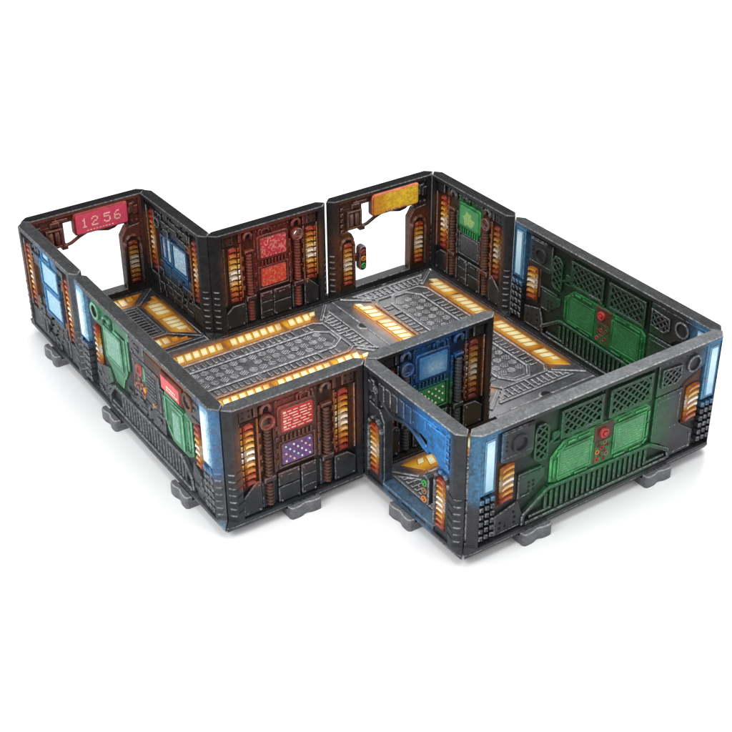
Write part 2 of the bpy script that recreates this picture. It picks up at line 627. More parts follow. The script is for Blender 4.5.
def computer_wall(name, label, pos, face, ends, spots, screen, keys, screen_fn=None, key_fn=None, rim=None, krim=None, mirror=False, lamps=(LAMP, LAMP), cond=(RUST, RUST_EDGE), base=DARK, port=None, dry=DRY, rail=0.065):
    w = Wall(name, label, pos, face, 1.0, ends, spots, base, mirror=mirror, dry=dry, rail=rail)
    m, e = w.m, w.e
    body = w.shell(hole=(0.28, 0.692, 0.04))
    b = w.mb()
    D = CORE
    # corner plates, the shade of their holes painted as flat black discs
    for s in (0.105, 0.81):
        b.plate(s, s + 0.085, 0.745, 0.833, D, D + 0.014, m, e)
        for a in (0.022, 0.063):
            for z in (0.768, 0.81):
                b.disc(s + a, z, 0.008, D, D + 0.0155, BLACK, n=8)
    # side frames round the lamps
    for s0, s1 in ((0.094, 0.225), (0.745, 0.9)):
        b.plate(s0, s0 + 0.012, 0.3, 0.735, D, D + 0.016, m, e)
        b.plate(s1 - 0.012, s1, 0.27, 0.735, D, D + 0.02, m, e)
    b.poly([(0.1, 0.07), (0.225, 0.07), (0.225, 0.29), (0.19, 0.29), (0.1, 0.2)], D, D + 0.018, m, e)
    b.poly([(0.745, 0.07), (0.9, 0.07), (0.9, 0.2), (0.84, 0.25), (0.745, 0.25)], D, D + 0.018, m, e)
    rivets(b, [(0.118, 0.09), (0.205, 0.09), (0.205, 0.27), (0.765, 0.09), (0.88, 0.09), (0.765, 0.23)], D + 0.018, e)
    # middle field
    b.plate(0.325, 0.345, 0.3, 0.66, D, D + 0.013, m, e)
    b.plate(0.635, 0.655, 0.3, 0.66, D, D + 0.013, m, e)
    b.plate(0.345, 0.635, 0.305, 0.825, D, D + 0.007, m, e)
    # lower plating
    b.plate(0.345, 0.495, 0.19, 0.285, D, D + 0.016, m, e)
    b.plate(0.345, 0.495, 0.07, 0.18, D, D + 0.014, m, e)
    b.plate(0.505, 0.61, 0.07, 0.285, D, D + 0.018, m, e)
    b.plate(0.40, 0.45, 0.25, 0.262, D + 0.016, D + 0.02, m, e, 0.002)
    rivets(b, [(0.36, 0.27), (0.48, 0.27), (0.36, 0.085), (0.48, 0.085), (0.52, 0.27), (0.595, 0.27), (0.52, 0.085), (0.595, 0.085)], D + 0.016, e)
    for z in (0.36, 0.44, 0.52, 0.6):
        for s in (0.228, 0.345, 0.637, 0.742):
            b.plate(s - 0.009, s + 0.009, z, z + 0.03, D, D + 0.02, m, e, 0.003)
    for i in range(6):
        b.plate(0.36 + i * 0.042, 0.388 + i * 0.042, 0.785, 0.80, D + 0.005, D + 0.013, m, e, 0.003)
    b.plate(0.20, 0.225, 0.75, 0.825, D, D + 0.018, m, e, 0.004)
    b.plate(0.74, 0.765, 0.75, 0.825, D, D + 0.018, m, e, 0.004)
    b.plate(0.515, 0.6, 0.2, 0.212, D + 0.016, D + 0.023, m, e, 0.003)
    b.plate(0.515, 0.6, 0.12, 0.132, D + 0.016, D + 0.023, m, e, 0.003)
    # hooks and clamps of the conduits
    for s in (0.28, 0.69):
        b.plate(s - 0.04, s + 0.04, 0.265, 0.3, D, D + 0.03, m, e)
        b.plate(s - 0.035, s + 0.035, 0.65, 0.672, D, D + 0.026, m, e)
        b.plate(s - 0.042, s + 0.042, 0.07, 0.265, D, D + 0.006, m, e)
        b.tube([(s - 0.03, 0.755, D + 0.008), (s - 0.028, 0.79, D + 0.012), (s - 0.012, 0.81, D + 0.014), (s + 0.012, 0.81, D + 0.014), (s + 0.028, 0.79, D + 0.012), (s + 0.03, 0.755, D + 0.008)], 0.012, e)
        b.plate(s - 0.017, s + 0.017, 0.755, 0.79, D, D + 0.004, BLACK)
    rivets(b, [(0.24, 0.7), (0.33, 0.55), (0.645, 0.42), (0.645, 0.62), (0.33, 0.4), (0.24, 0.42), (0.735, 0.6), (0.735, 0.36), (0.62, 0.8), (0.35, 0.8)], D + 0.008, e)
    w._merge(body, b)
    body.build('wall_body', w.t)
    # two thin pipes bending over the screen
    b = w.mb()
    for k, r in ((0.0, 0.055), (0.024, 0.03)):
        cs = 0.545
        path = [(cs - r, 0.765, D + 0.014)] + [(cs - r * math.cos(a), 0.79 + r * 0.55 * math.sin(a), D + 0.014) for a in [math.pi * i / 8 for i in range(9)]] + [(cs + r, 0.765, D + 0.014)]
        b.tube(path, 0.009, m, 7, e)
    b.build('pipe', w.t)
    # lamps
    lamp(w, w.t, 0.13, 0.197, 0.27, 0.715, 10, lamps[0], (0.106, 0.122))
    lamp(w, w.t, 0.785, 0.85, 0.27, 0.72, 10, lamps[1], (0.758, 0.775))
    # conduits
    for s in (0.28, 0.69):
        b = w.mb()
        b.conduit(s, 0.305, 0.645, 0.024, D + 0.012, cond[0], cond[1])
        b.conduit(s, 0.09, 0.26, 0.024, D + 0.01, cond[0], cond[1])
        b.build('conduit', w.t)
    # round port
    b = w.mb()
    b.ring(0.28, 0.692, 0.05, 0.037, D, D + 0.034, D + 0.004, m, e, e, floor=False)
    b.build('pipe_port', w.t)
    # screen
    rm, re = rim or (m, e)
    b = w.mb()
    b.plate(0.352, 0.618, 0.553, 0.76, D + 0.004, D + 0.02, rm, re, 0.006, r=0.022)
    for i in range(8):
        s = 0.378 + i * 0.028
        b.plate(s, s + 0.012, 0.512, 0.552, D + 0.004, D + 0.022, rm, re, 0.003)
    so = b.build('screen_housing', w.t)
    b = w.mb()
    b.plate(0.374, 0.596, 0.575, 0.738, D + 0.012, D + 0.023, screen, re, 0.004, r=0.012)
    if screen_fn:
        screen_fn(b, D + 0.023)
    b.build('screen', so)
    # keypad
    km, ke = krim or (m, e)
    b = w.mb()
    frame(b, 0.356, 0.614, 0.315, 0.505, 0.012, D + 0.004, D + 0.016, m, e)
    b.plate(0.376, 0.594, 0.334, 0.488, D + 0.004, D + 0.016, keys, ke, 0.005, r=0.015)
    if key_fn:
        key_fn(b, D + 0.016)
    b.build('keypad', w.t)
    return w


def red_text(b, d):
    rnd = random.Random(3)
    for r in range(7):
        z = 0.714 - r * 0.02
        s = 0.39
        if r in (0, 3, 5):
            b.plate(0.388, 0.408, z - 0.008, z + 0.006, d - 0.001, d + 0.001, CREAM_PINK)
            s = 0.418
        while s < 0.57:
            l = rnd.uniform(0.015, 0.06)
            b.plate(s, min(s + l, 0.582), z - 0.0032, z + 0.0032, d - 0.001, d + 0.001, CREAM_PINK)
            s += l + rnd.uniform(0.008, 0.02)


def key_dots(cols):
    def fn(b, d):
        k = 0
        for r in range(5):
            for c in range(7):
                if (r + c) % 2:
                    continue
                b.disc(0.402 + c * 0.0275, 0.36 + r * 0.026, 0.0066, d - 0.001, d + 0.004, cols[k % len(cols)], n=6)
                k += 1
    return fn


def green_blotch(m2):
    def fn(b, d):
        b.poly([(0.43, 0.61), (0.45, 0.59), (0.5, 0.6), (0.535, 0.585), (0.54, 0.63), (0.56, 0.655), (0.53, 0.67), (0.515, 0.71), (0.48, 0.695), (0.455, 0.7), (0.455, 0.665), (0.41, 0.655)], d - 0.001, d + 0.001, m2)
    return fn


BRN = (0.105, 0.036, 0.02)
REDB = (0.16, 0.022, 0.012)
HALO = (0.20, 0.062, 0.013)
LAMP_SPOTS = [(0.16, 0.5, 0.03, 0.17, 0.10, HALO, 0.85), (0.82, 0.5, 0.03, 0.17, 0.10, HALO, 0.85)]

# ------------------------------------------------------------------ the walls, one by one
computer_wall('wall_section', 'dark wall section with red text screen above purple keypad, facing the viewer', (0, 0), 'y', ('out', 'point'),
              [(0.5, 0.6, 0.26, 0.18, 0.24, BRN, 0.92), (0.42, 0.72, 0.06, 0.06, 0.16, (0.17, 0.03, 0.022), 0.9)] + LAMP_SPOTS,
              speckled('red_screen', (0.42, 0.02, 0.02), (0.5, 0.035, 0.025)), speckled('purple_keys', (0.10, 0.035, 0.15), (0.16, 0.07, 0.22)),
              red_text, key_dots([WHITE_DOT, plain('pale_orange_paint', (0.8, 0.5, 0.3)), plain('pale_green_paint', (0.5, 0.75, 0.6))]))

computer_wall('wall_section', 'dark wall section glowing red, pink speckled screen above a coral keypad, behind the walkway', (1, 2), 'y', ('out', 'flat'),
              [(0.5, 0.6, 0.18, 0.14, 0.28, REDB, 0.95)] + LAMP_SPOTS,
              speckled('pink_screen', (0.5, 0.02, 0.045), (0.72, 0.25, 0.2), 60, 0.5, 0.62), speckled('coral_keys', (0.60, 0.035, 0.03), (0.72, 0.20, 0.08), 75, 0.5, 0.6),
              mirror=True, cond=(painted('red_conduit', (0.12, 0.022, 0.014)), painted('red_conduit_rib', (0.22, 0.05, 0.035))), base=(0.016, 0.014, 0.015), rail=0.014)

BLU = (0.008, 0.055, 0.17)
GRN = (0.012, 0.10, 0.026)
computer_wall('wall_section', 'dark wall section with blue screen above green keypad, standing between the two rooms', (1, 0), 'y', ('point', 'point'),
              [(0.5, 0.66, 0.16, 0.14, 0.15, BLU, 0.97), (0.5, 0.4, 0.1, 0.06, 0.12, GRN, 0.95), LAMP_SPOTS[1]],
              speckled('blue_screen', (0.035, 0.17, 0.40), (0.08, 0.27, 0.5), 50, 0.4, 0.7, grad=((0.5, 0, 0.64), (0.02, 9, 0.0), 0.1, (0.22, 0.38, 0.50), 0.95)),
              speckled('green_keys', (0.015, 0.16, 0.03), (0.03, 0.25, 0.06)), None, key_dots([WHITE_DOT]), lamps=(LAMP_DIM, LAMP_DIM),
              cond=(plain('grey_conduit', (0.03, 0.03, 0.034)), plain('grey_conduit_rib', (0.07, 0.07, 0.075))), base=(0.014, 0.013, 0.014), rail=0.085)

computer_wall('wall_section', 'dark wall section with green screen and grey keypad, far right corner', (3, 2), 'x', ('in', 'flat'),
              [(0.5, 0.66, 0.1, 0.08, 0.1, GRN, 0.95), (0.3, 0.45, 0.03, 0.3, 0.06, (0.10, 0.035, 0.018), 0.85), (0.71, 0.45, 0.03, 0.3, 0.06, (0.10, 0.035, 0.018), 0.85)] + LAMP_SPOTS,
              speckled('green_screen', (0.02, 0.20, 0.05), (0.03, 0.26, 0.07), 60), speckled('grey_keys', (0.02, 0.021, 0.024), (0.06, 0.06, 0.065), 80, 0.45, 0.6),
              green_blotch(speckled('lime_blotch', (0.16, 0.34, 0.07), (0.3, 0.5, 0.15), 90)), None, mirror=True, lamps=(LAMP_DIM, LAMP), base=(0.018, 0.018, 0.02),
              rim=(painted('green_rim', (0.012, 0.13, 0.03)), painted('green_rim_edge', (0.04, 0.3, 0.09))), rail=0.02)

# ------------------------------------------------------------------ walls with two blue screens


def screens_wall(label, pos, ends, screens, spots, lampmat, greeble, lift=1.6, base=DARK, slots=(), rail=0.065, dry=DRY, yaw=0.0):
    w = Wall('wall_section', label, pos, 'x', 1.0, ends, spots, base, lift=lift, rail=rail, dry=dry, yaw=yaw)
    m, e = w.m, w.e
    body = w.shell()
    D = CORE
    b = w.mb()
    rnd = random.Random(greeble)
    # blocky plating above, between and below the screens, in rows with gaps
    rows = [(0.07, 0.125), (0.132, 0.19), (0.197, 0.24), (0.247, 0.31), (0.317, 0.37), (0.74, 0.775), (0.782, 0.83), (0.69, 0.733), (0.63, 0.683)]
    for z0, z1 in rows:
        s = 0.235
        while s < 0.76:
            l = min(rnd.uniform(0.04, 0.13), 0.775 - s)
            if not any(a < s + l and s < c and y0 < z1 and z0 < y1 for a, c, y0, y1 in [q[:4] for q in screens]):
                b.plate(s, s + l - 0.008, z0, z1, D, D + rnd.uniform(0.006, 0.022), m, e, 0.004)
                if rnd.random() < 0.35:
                    b.disc(s + l / 2, (z0 + z1) / 2, 0.009, D, D + 0.024, BLACK, n=8)
            s += l
    for s0 in (0.095, 0.775):
        b.plate(s0, s0 + 0.13, 0.07, 0.225, D, D + 0.018, m, e)
        b.plate(s0, s0 + 0.012, 0.235, 0.78, D, D + 0.02, m, e)
        b.plate(s0 + 0.118, s0 + 0.13, 0.235, 0.78, D, D + 0.02, m, e)
    for s in slots:
        b.plate(s - 0.03, s + 0.03, 0.1, 0.235, D + 0.01, D + 0.026, m, e)
        b.plate(s - 0.012, s + 0.012, 0.115, 0.22, D + 0.026, D + 0.0275, BLACK)
    w._merge(body, b)
    body.build('wall_body', w.t)
    lamp(w, w.t, 0.135, 0.195, 0.25, 0.76, 12, lampmat)
    lamp(w, w.t, 0.81, 0.87, 0.25, 0.76, 12, lampmat)
    if not slots:
        b = w.mb()
        b.ring(0.285, 0.7, 0.042, 0.03, D, D + 0.03, D + 0.006, m, e, BLACK)
        b.build('pipe_port', w.t)
    for s0, s1, z0, z1, mat in screens:
        b = w.mb()
        frame(b, s0 - 0.018, s1 + 0.018, z0 - 0.018, z1 + 0.018, 0.014, D, D + 0.022, m, e)
        fr = b.build('screen_housing', w.t)
        b = w.mb()
        b.plate(s0, s1, z0, z1, D, D + 0.014, mat, e, 0.004)
        b.build('screen', fr)
    return w


SKY = (0.03, 0.16, 0.34)
pale = speckled('pale_blue_screen', (0.20, 0.44, 0.60), (0.34, 0.58, 0.70), 60, 0.4, 0.6)
icy = speckled('icy_blue_screen', (0.2, 0.46, 0.66), (0.62, 0.8, 0.86), 60, 0.42, 0.6)
lilac = speckled('lilac_screen', (0.16, 0.24, 0.48), (0.5, 0.45, 0.6), 50, 0.42, 0.6)
screens_wall('grey wall section with two pale blue screens one above the other, outer left end', (0.013, 2.988), ('out', 'flat'),
             [(0.40, 0.67, 0.55, 0.72, pale), (0.42, 0.68, 0.33, 0.51, pale), (0.45, 0.56, 0.765, 0.81, pale)],
             [(0.52, 0.58, 0.12, 0.22, 0.09, SKY, 0.95)] + LAMP_SPOTS, LAMP, 5, slots=(0.34, 0.75), base=(0.05, 0.052, 0.057), dry=(0.19, 0.195, 0.205), rail=0.042)
screens_wall('short dark wall section with small lilac and icy blue screens side by side', (0.988, 2.992), ('in', 'out'),
             [(0.33, 0.385, 0.43, 0.6, lilac), (0.405, 0.46, 0.42, 0.61, icy), (0.5, 0.70, 0.41, 0.6, icy)],
             [(0.52, 0.46, 0.16, 0.10, 0.13, (0.015, 0.085, 0.19), 0.95)] + LAMP_SPOTS, LAMP, 9, yaw=0.011, base=(0.02, 0.02, 0.022), rail=0.02)

# ------------------------------------------------------------------ doorways
PIX = {'1': ['00100', '01100', '00100', '00100', '00100', '00100', '01110'], '2': ['01110', '10001', '00001', '00110', '01000', '10000', '11111'],
       '5': ['11111', '10000', '11110', '00001', '00001', '10001', '01110'], '6': ['00110', '01000', '10000', '11110', '10001', '10001', '01110']}


def doorway(label, pos, face, ends, spots, sign_m, sign_rim, lampmats, base, text=None, rear=False, mirror=False, lift=1.6, cable=None, rail=0.05):
    w = Wall('doorway_section', label, pos, face, 1.0, ends, spots, base, mirror=mirror, group='wall sections with open doorways', lift=lift, rail=rail)
    m, e = w.m, w.e
    b = w.shell(core=False)
    if mirror:
        b.f, b.flip = (lambda s, z, d: (1 - s, -d, z)), True
    q = 0.034
    W2 = lambda pts, dd=q: b.poly(pts, -dd, dd, m, e, 0.006, back=True)
    W2([(0.088, 0.055), (0.235, 0.055), (0.235, 0.50), (0.21, 0.55), (0.16, 0.572), (0.088, 0.572)])
    W2([(0.088, 0.575), (0.25, 0.575), (0.31, 0.60), (0.31, 0.765), (0.088, 0.765)], q - 0.008)
    W2([(0.088, 0.768), (0.912, 0.768), (0.912, 0.842), (0.088, 0.842)], q - 0.004)
    W2([(0.755, 0.055), (0.912, 0.055), (0.912, 0.612), (0.80, 0.60), (0.755, 0.53)])
    W2([(0.80, 0.615), (0.912, 0.615), (0.912, 0.765), (0.78, 0.765), (0.765, 0.66)], q - 0.008)
    W2([(0.236, 0.03), (0.754, 0.03), (0.754, 0.092), (0.236, 0.092)], T2 - 0.002)
    for s in (0.36, 0.5, 0.64):
        b.plate(s - 0.05, s + 0.05, 0.052, 0.072, T2 - 0.003, T2 - 0.0005, BLACK)
    body = b
    D = q - 0.008
    b = w.mb()
    # greebles: studs down the left edge, brackets under the rail
    for i in range(5):
        b.plate(0.1, 0.125, 0.585 + i * 0.045, 0.612 + i * 0.045, D, D + 0.02, m, e)
    b.plate(0.2, 0.27, 0.762, 0.80, D, D + 0.022, m, e)
    b.plate(0.22, 0.34, 0.79, 0.812, D, D + 0.016, m, e)
    b.plate(0.83, 0.86, 0.72, 0.80, D, D + 0.022, m, e)
    b.plate(0.865, 0.905, 0.7, 0.77, D, D + 0.015, m, e)
    b.tube([(0.815, 0.63, D + 0.01), (0.815, 0.72, D + 0.012), (0.83, 0.76, D + 0.012), (0.875, 0.80, D + 0.01)], 0.012, m, 7, e)
    rivets(b, [(0.11, 0.825), (0.16, 0.825), (0.89, 0.825), (0.85, 0.65), (0.89, 0.65), (0.25, 0.82)], D + 0.004, e, 0.009)
    # hooded rims of the lamps
    for s0, s1, ztop in ((0.10, 0.222, 0.525), (0.77, 0.9, 0.53)):
        c = (s0 + s1) / 2
        path = [(s0, 0.11, q)] + [(s0, 0.45, q)] + [(c - (c - s0) * math.cos(a), 0.45 + (ztop - 0.45) * math.sin(a), q) for a in [math.pi * i / 8 for i in range(1, 8)]] + [(s1, 0.45, q), (s1, 0.11, q)]
        b.tube(path, 0.013, m, 7, e)
    w._merge(body, b)
    body.build('wall_body', w.t)
    for (s0, s1), lm in zip(((0.125, 0.2), (0.795, 0.872)), lampmats):
        lamp(w, w.t, s0, s1, 0.125, 0.485, 9, lm, d=q - 0.002)
    # cylinder bank beside the sign
    b = w.mb()
    if rear:
        b.poly([(0.105, 0.55), (0.2, 0.56), (0.24, 0.6), (0.315, 0.6), (0.315, 0.66), (0.38, 0.68), (0.45, 0.70), (0.45, 0.83), (0.105, 0.83)], D - 0.03, D + 0.012, m, e, 0.006)
        b.plate(0.125, 0.30, 0.62, 0.80, D + 0.012, D + 0.02, m, e)
        b.plate(0.32, 0.43, 0.73, 0.81, D + 0.012, D + 0.018, m, e)
        rivets(b, [(0.12, 0.6), (0.12, 0.81), (0.31, 0.81), (0.31, 0.63), (0.44, 0.72)], D + 0.012, e)
    else:
        frame(b, 0.155, 0.285, 0.6, 0.75, 0.018, D, D + 0.03, m, e)
        for s in (0.195, 0.245):
            b.tube([(s, 0.62, D + 0.012), (s, 0.63, D + 0.012), (s, 0.72, D + 0.012), (s, 0.73, D + 0.012)], [0.014, 0.02, 0.02, 0.014], e, 10)
        b.plate(0.27, 0.315, 0.57, 0.605, D - 0.01, D + 0.026, m, e)
    b.build('cable_box' if rear else 'cylinder_bank', w.t)
    # sign board
    sign_side = painted('sign_side', (0.06, 0.014, 0.01)) if text else painted('sign_side', (0.03, 0.014, 0.009))
    b = w.mb()
    if not rear:
        b.plate(0.375, 0.815, 0.655, 0.835, D - 0.01, D + 0.033, sign_side, sign_rim, 0.008, r=0.025)
        b.plate(0.386, 0.804, 0.666, 0.826, D + 0.03, D + 0.036, sign_m, sign_rim, 0.003, r=0.015)
        dd = D + 0.036
        if text:
            s = 0.43
            px = 0.0108
            for ch in text:
                if ch == ' ':
                    s += 0.016; continue
                for r, row in enumerate(PIX[ch]):
                    for c, v in enumerate(row):
                        if v == '1':
                            b.plate(s + c * px, s + (c + 0.9) * px, 0.787 - (r + 0.9) * px, 0.787 - r * px, dd - 0.001, dd + 0.0012, CREAM_PINK)
                s += 0.083
            for i in range(9):
                a = 0.47 + i * 0.025
                b.plate(a, a + 0.014, 0.682, 0.688, dd - 0.001, dd + 0.0012, CREAM_PINK)
        else:
            for a, c in ((0.49, 0.545), (0.56, 0.62), (0.635, 0.685)):
                b.plate(a, c, 0.672, 0.683, dd - 0.001, dd + 0.006, sign_rim, e, 0.003)
    else:
        b.plate(0.375, 0.815, 0.66, 0.83, D - 0.02, D + 0.006, m, e, 0.008, r=0.02)
        for i in range(6):
            b.plate(0.4 + i * 0.068, 0.455 + i * 0.068, 0.69, 0.8, D + 0.006, D + 0.014, m, e)
    b.build('sign_board', w.t)
    # hanging cable
    b = w.mb()
    key = [(0.29, 0.588), (0.35, 0.60), (0.42, 0.635), (0.48, 0.655), (0.54, 0.66), (0.6, 0.645), (0.65, 0.632), (0.70, 0.64), (0.74, 0.665), (0.775, 0.69)]
    path = []
    for i in range(len(key) - 1):
        for t in (0, 0.5):
            path.append((key[i][0] * (1 - t) + key[i + 1][0] * t, key[i][1] * (1 - t) + key[i + 1][1] * t, D + 0.004))
    path.append((*key[-1], D))
    cm = cable or (m, e)
    b.tube(path, 0.0125, cm[0], 8)
    b.build('cable', w.t)
    # call-button box on the jamb
    b = w.mb()
    b.plate(0.225, 0.27, 0.30, 0.36, D - 0.02, D + 0.004, m, e)
    b.plate(0.26, 0.325, 0.225, 0.435, D - 0.012, D + 0.03, m, e, 0.007, r=0.028)
    bo = b.build('button_box', w.t)
    for z, mm in (((0.385, GREEN_DOT), (0.33, TAN), (0.27, ORANGE)) if rear else ((0.385, DULLRED), (0.33, ORANGE), (0.27, GREEN_DOT))):
        b = w.mb()
        b.ring(0.2925, z, 0.023, 0.013, D + 0.026, D + 0.037, D + 0.031, mm, mm, BLACK, 12)
        b.disc(0.2925, z, 0.007, D + 0.03, D + 0.036, mm, n=8)
        b.build('button', bo)
    return w


WALLRED = (0.10, 0.02, 0.014)
doorway('rusty red doorway section with pink clock sign reading 12 56', (0.006, 2.988), 'y', ('in', 'in'),
        [(0.5, 0.70, 0.42, 0.14, 0.3, (0.11, 0.028, 0.018), 0.95), (0.16, 0.4, 0.03, 0.1, 0.1, HALO, 0.6)],
        speckled('pink_sign', (0.60, 0.055, 0.11), (0.64, 0.07, 0.125), 30), painted('dark_red_rim', (0.22, 0.018, 0.015)), (LAMP_LOW_DIM, LAMP_LOW_DIM), (0.02, 0.015, 0.015), text='12 56',
        cable=(painted('red_cable', (0.13, 0.03, 0.02)),), rail=0.014)
doorway('dark doorway section with blank orange sign over the opening', (2, 2), 'y', ('flat', 'in'),
        [(0.16, 0.36, 0.04, 0.18, 0.14, (0.13, 0.038, 0.013), 0.9), (0.83, 0.36, 0.04, 0.18, 0.14, (0.11, 0.03, 0.012), 0.9), (0.25, 0.73, 0.1, 0.08, 0.14, (0.085, 0.032, 0.017), 0.9)],
        speckled('orange_sign', (0.62, 0.20, 0.02), (0.66, 0.34, 0.03), 45, 0.42, 0.6, grad=((0.66, 0, 0.75), (0.1, 9, 0.03), 0.12, (0.68, 0.42, 0.03), 0.9)),
        painted('red_orange_rim', (0.45, 0.10, 0.03)), (LAMP_LOW, LAMP_LOW), (0.014, 0.013, 0.013), rail=0.014)
doorway('grey doorway section with blue glow over the opening, front of the near room', (1, 0), 'x', ('point', 'out'),
        [(0.25, 0.70, 0.11, 0.12, 0.09, (0.018, 0.16, 0.42), 0.97), (0.45, 0.74, 0.04, 0.04, 0.16, (0.01, 0.06, 0.16), 0.7), (0.5, 0.07, 0.2, 0.03, 0.12, (0.05, 0.11, 0.18), 0.75)],
        None, None, (LAMP_LOW, LAMP_LOW), (0.022, 0.023, 0.026), rear=True, mirror=True, rail=0.085)

# ------------------------------------------------------------------ long walls


def long_ends(w, tube_m, lampm, lamp_rim, lamps):
    """glowing tube over a block of studs at both ends"""
    m, e = w.m, w.e
    for k in (0, 1):
        X = (lambda s: s) if k == 0 else (lambda s: 2.0 - s)
        def P(b, s0, s1, *a, **kw):
            b.plate(min(X(s0), X(s1)), max(X(s0), X(s1)), *a, **kw)
        b = w.raw()
        P(b, 0.062, 0.172, 0.425, 0.825, CORE, T2 - 0.002, m, e, 0.006)
        fr = b.build('tube_housing', w.t)
        b = w.raw()
        P(b, 0.085, 0.15, 0.45, 0.80, T2 - 0.003, T2 + 0.006, tube_m, e, 0.005)
        b.build('light_tube', fr)
        b = w.raw()
        for r in range(6):
            for c in range(3):
                s0 = 0.058 + c * 0.04
                z0 = 0.105 + r * 0.052
                a, c2 = min(X(s0), X(s0 + 0.03)), max(X(s0), X(s0 + 0.03))
                b.poly([(a, z0 + 0.008), (c2, z0), (c2, z0 + 0.032), (a, z0 + 0.04)], CORE, T2 + 0.008, m, e, 0.006)
        b.build('stud_block', w.t)


def hatch_wall(label, pos, face, ends, k, lift=1.6, lampm=None, rail=0.05):
    """long section: two green displays over a ribbed sill, wire-mesh vents above; k scales the green airbrushing"""
    G1 = (0.016, 0.10, 0.035) if k > 0.8 else (0.006, 0.05, 0.016)
    B1 = sc3((0.05, 0.16, 0.28), 1.0 if k > 0.8 else 0.85)
    spots = [(1.0, 0.40, 0.38, 0.12, 0.3, G1, 0.95), (0.56, 0.55, 0.05, 0.12, 0.16, sc3(G1, 0.6), 0.7), (1.0, 0.7, 0.38, 0.05, 0.16, sc3(G1, 0.6), 0.6),
             (0.10, 0.63, 0.04, 0.18, 0.13, B1, 0.95), (1.90, 0.63, 0.04, 0.18, 0.13, B1, 0.95), (1.0, 0.5, 0.05, 0.03, 0.05, (0.09, 0.03, 0.02), 0.85)]
    w = Wall('long_wall_section', label, pos, face, 2.0, ends, spots, (0.024, 0.0245, 0.027) if k > 0.8 else (0.017, 0.0175, 0.019), lift=lift, group='long interlocking wall sections', rail=rail)
    m, e = w.m, w.e
    body = w.shell(posts=(0.058, 0.058), ridges=False)
    D = CORE
    long_ends(w, TUBE, None, None, None)
    b = w.mb()
    # upper plates
    b.poly([(0.215, 0.6), (0.26, 0.575), (0.43, 0.575), (0.455, 0.6), (0.455, 0.8), (0.215, 0.8)], D, D + 0.016, m, e)
    b.poly([(1.43, 0.585), (1.62, 0.585), (1.66, 0.625), (1.84, 0.69), (1.84, 0.81), (1.43, 0.81)], D, D + 0.016, m, e)
    b.plate(0.4, 0.45, 0.78, 0.805, D + 0.016, D + 0.0175, BLACK)
    for z in (0.67, 0.70, 0.73):
        b.disc(0.25, z, 0.008, D, D + 0.0175, BLACK, n=7)
    # frames of the mesh vents
    for s0, s1 in ((0.655, 0.985), (1.035, 1.385)):
        frame(b, s0, s1, 0.585, 0.785, 0.02, D, D + 0.02, m, e)
    b.plate(1.0, 1.02, 0.62, 0.8, D, D + 0.004, BLACK)
    b.plate(1.396, 1.412, 0.56, 0.8, D, D + 0.004, BLACK)
    b.plate(0.6, 0.655, 0.6, 0.65, D, D + 0.012, m, e)
    b.bar((0.57, 0.58), (0.66, 0.63), 0.018, D, D + 0.014, m, e)
    for s in (0.62, 0.85, 1.12, 1.3, 1.55):
        b.plate(s, s + 0.09, 0.81, 0.83, D, D + 0.018, m, e, 0.004)
    # plates beside the displays
    b.poly([(0.36, 0.27), (0.44, 0.27), (0.56, 0.37), (0.56, 0.425), (0.36, 0.425)], D, D + 0.01, m, e)
    for s in (0.44, 0.475):
        for z in (0.325, 0.355, 0.385):
            b.disc(s, z - 0.02, 0.01, D, D + 0.0115, BLACK, n=8)
    b.bar((0.355, 0.445), (0.53, 0.445), 0.014, D, D + 0.015, m, e)
    b.poly([(0.19, 0.075), (0.385, 0.075), (0.4, 0.15), (0.36, 0.265), (0.19, 0.22)], D, D + 0.014, m, e)
    rivets(b, [(0.23, 0.12), (0.27, 0.12), (0.23, 0.16), (0.34, 0.12), (0.34, 0.16), (0.33, 0.2)], D + 0.014, BLACK, 0.008)
    b.poly([(1.43, 0.3), (1.43, 0.25), (1.5, 0.215), (1.6, 0.14), (1.62, 0.075), (1.8, 0.075), (1.8, 0.21), (1.69, 0.285), (1.66, 0.32), (1.66, 0.575), (1.43, 0.575)], D, D + 0.016, m, e)
    b.bar((1.54, 0.31), (1.63, 0.31), 0.01, D + 0.012, D + 0.019, m, e)
    for p, q in (((1.45, 0.54), (1.64, 0.54)), ((1.45, 0.54), (1.45, 0.33)), ((1.64, 0.54), (1.64, 0.36)), ((1.62, 0.1), (1.78, 0.1)), ((1.78, 0.1), (1.78, 0.19)), ((0.225, 0.615), (0.44, 0.615)), ((0.225, 0.785), (0.38, 0.785)), ((0.38, 0.29), (0.44, 0.29)), ((0.21, 0.09), (0.37, 0.09))):
        b.bar(p, q, 0.009, D + 0.012, D + 0.019, m, e, 0.003)
    for i in range(7):
        b.plate(0.6 + i * 0.115, 0.655 + i * 0.115, 0.572, 0.582, D, D + 0.014, m, e, 0.003)
    rivets(b, [(1.64, 0.1), (1.77, 0.1), (1.77, 0.19), (1.46, 0.55), (1.63, 0.55)], D + 0.016, e)
    w._merge(body, b)
    body.build('wall_body', w.t)
    # sill channel and its ribs
    b = w.mb()
    rim = [((0.4, 0.075), (0.4, 0.14)), ((0.4, 0.14), (0.585, 0.265)), ((0.585, 0.265), (1.42, 0.24)), ((1.42, 0.24), (1.585, 0.14)), ((1.585, 0.14), (1.6, 0.075))]
    for p, q in rim:
        b.bar(p, q, 0.026, D, D + 0.024, m, e, 0.006)
    b.plate(0.42, 1.58, 0.066, 0.09, D, D + 0.026, m, e, 0.006)
    b.plate(0.45, 0.62, 0.1, 0.118, D, D + 0.02, m, e)
    b.plate(1.38, 1.56, 0.1, 0.118, D, D + 0.02, m, e)
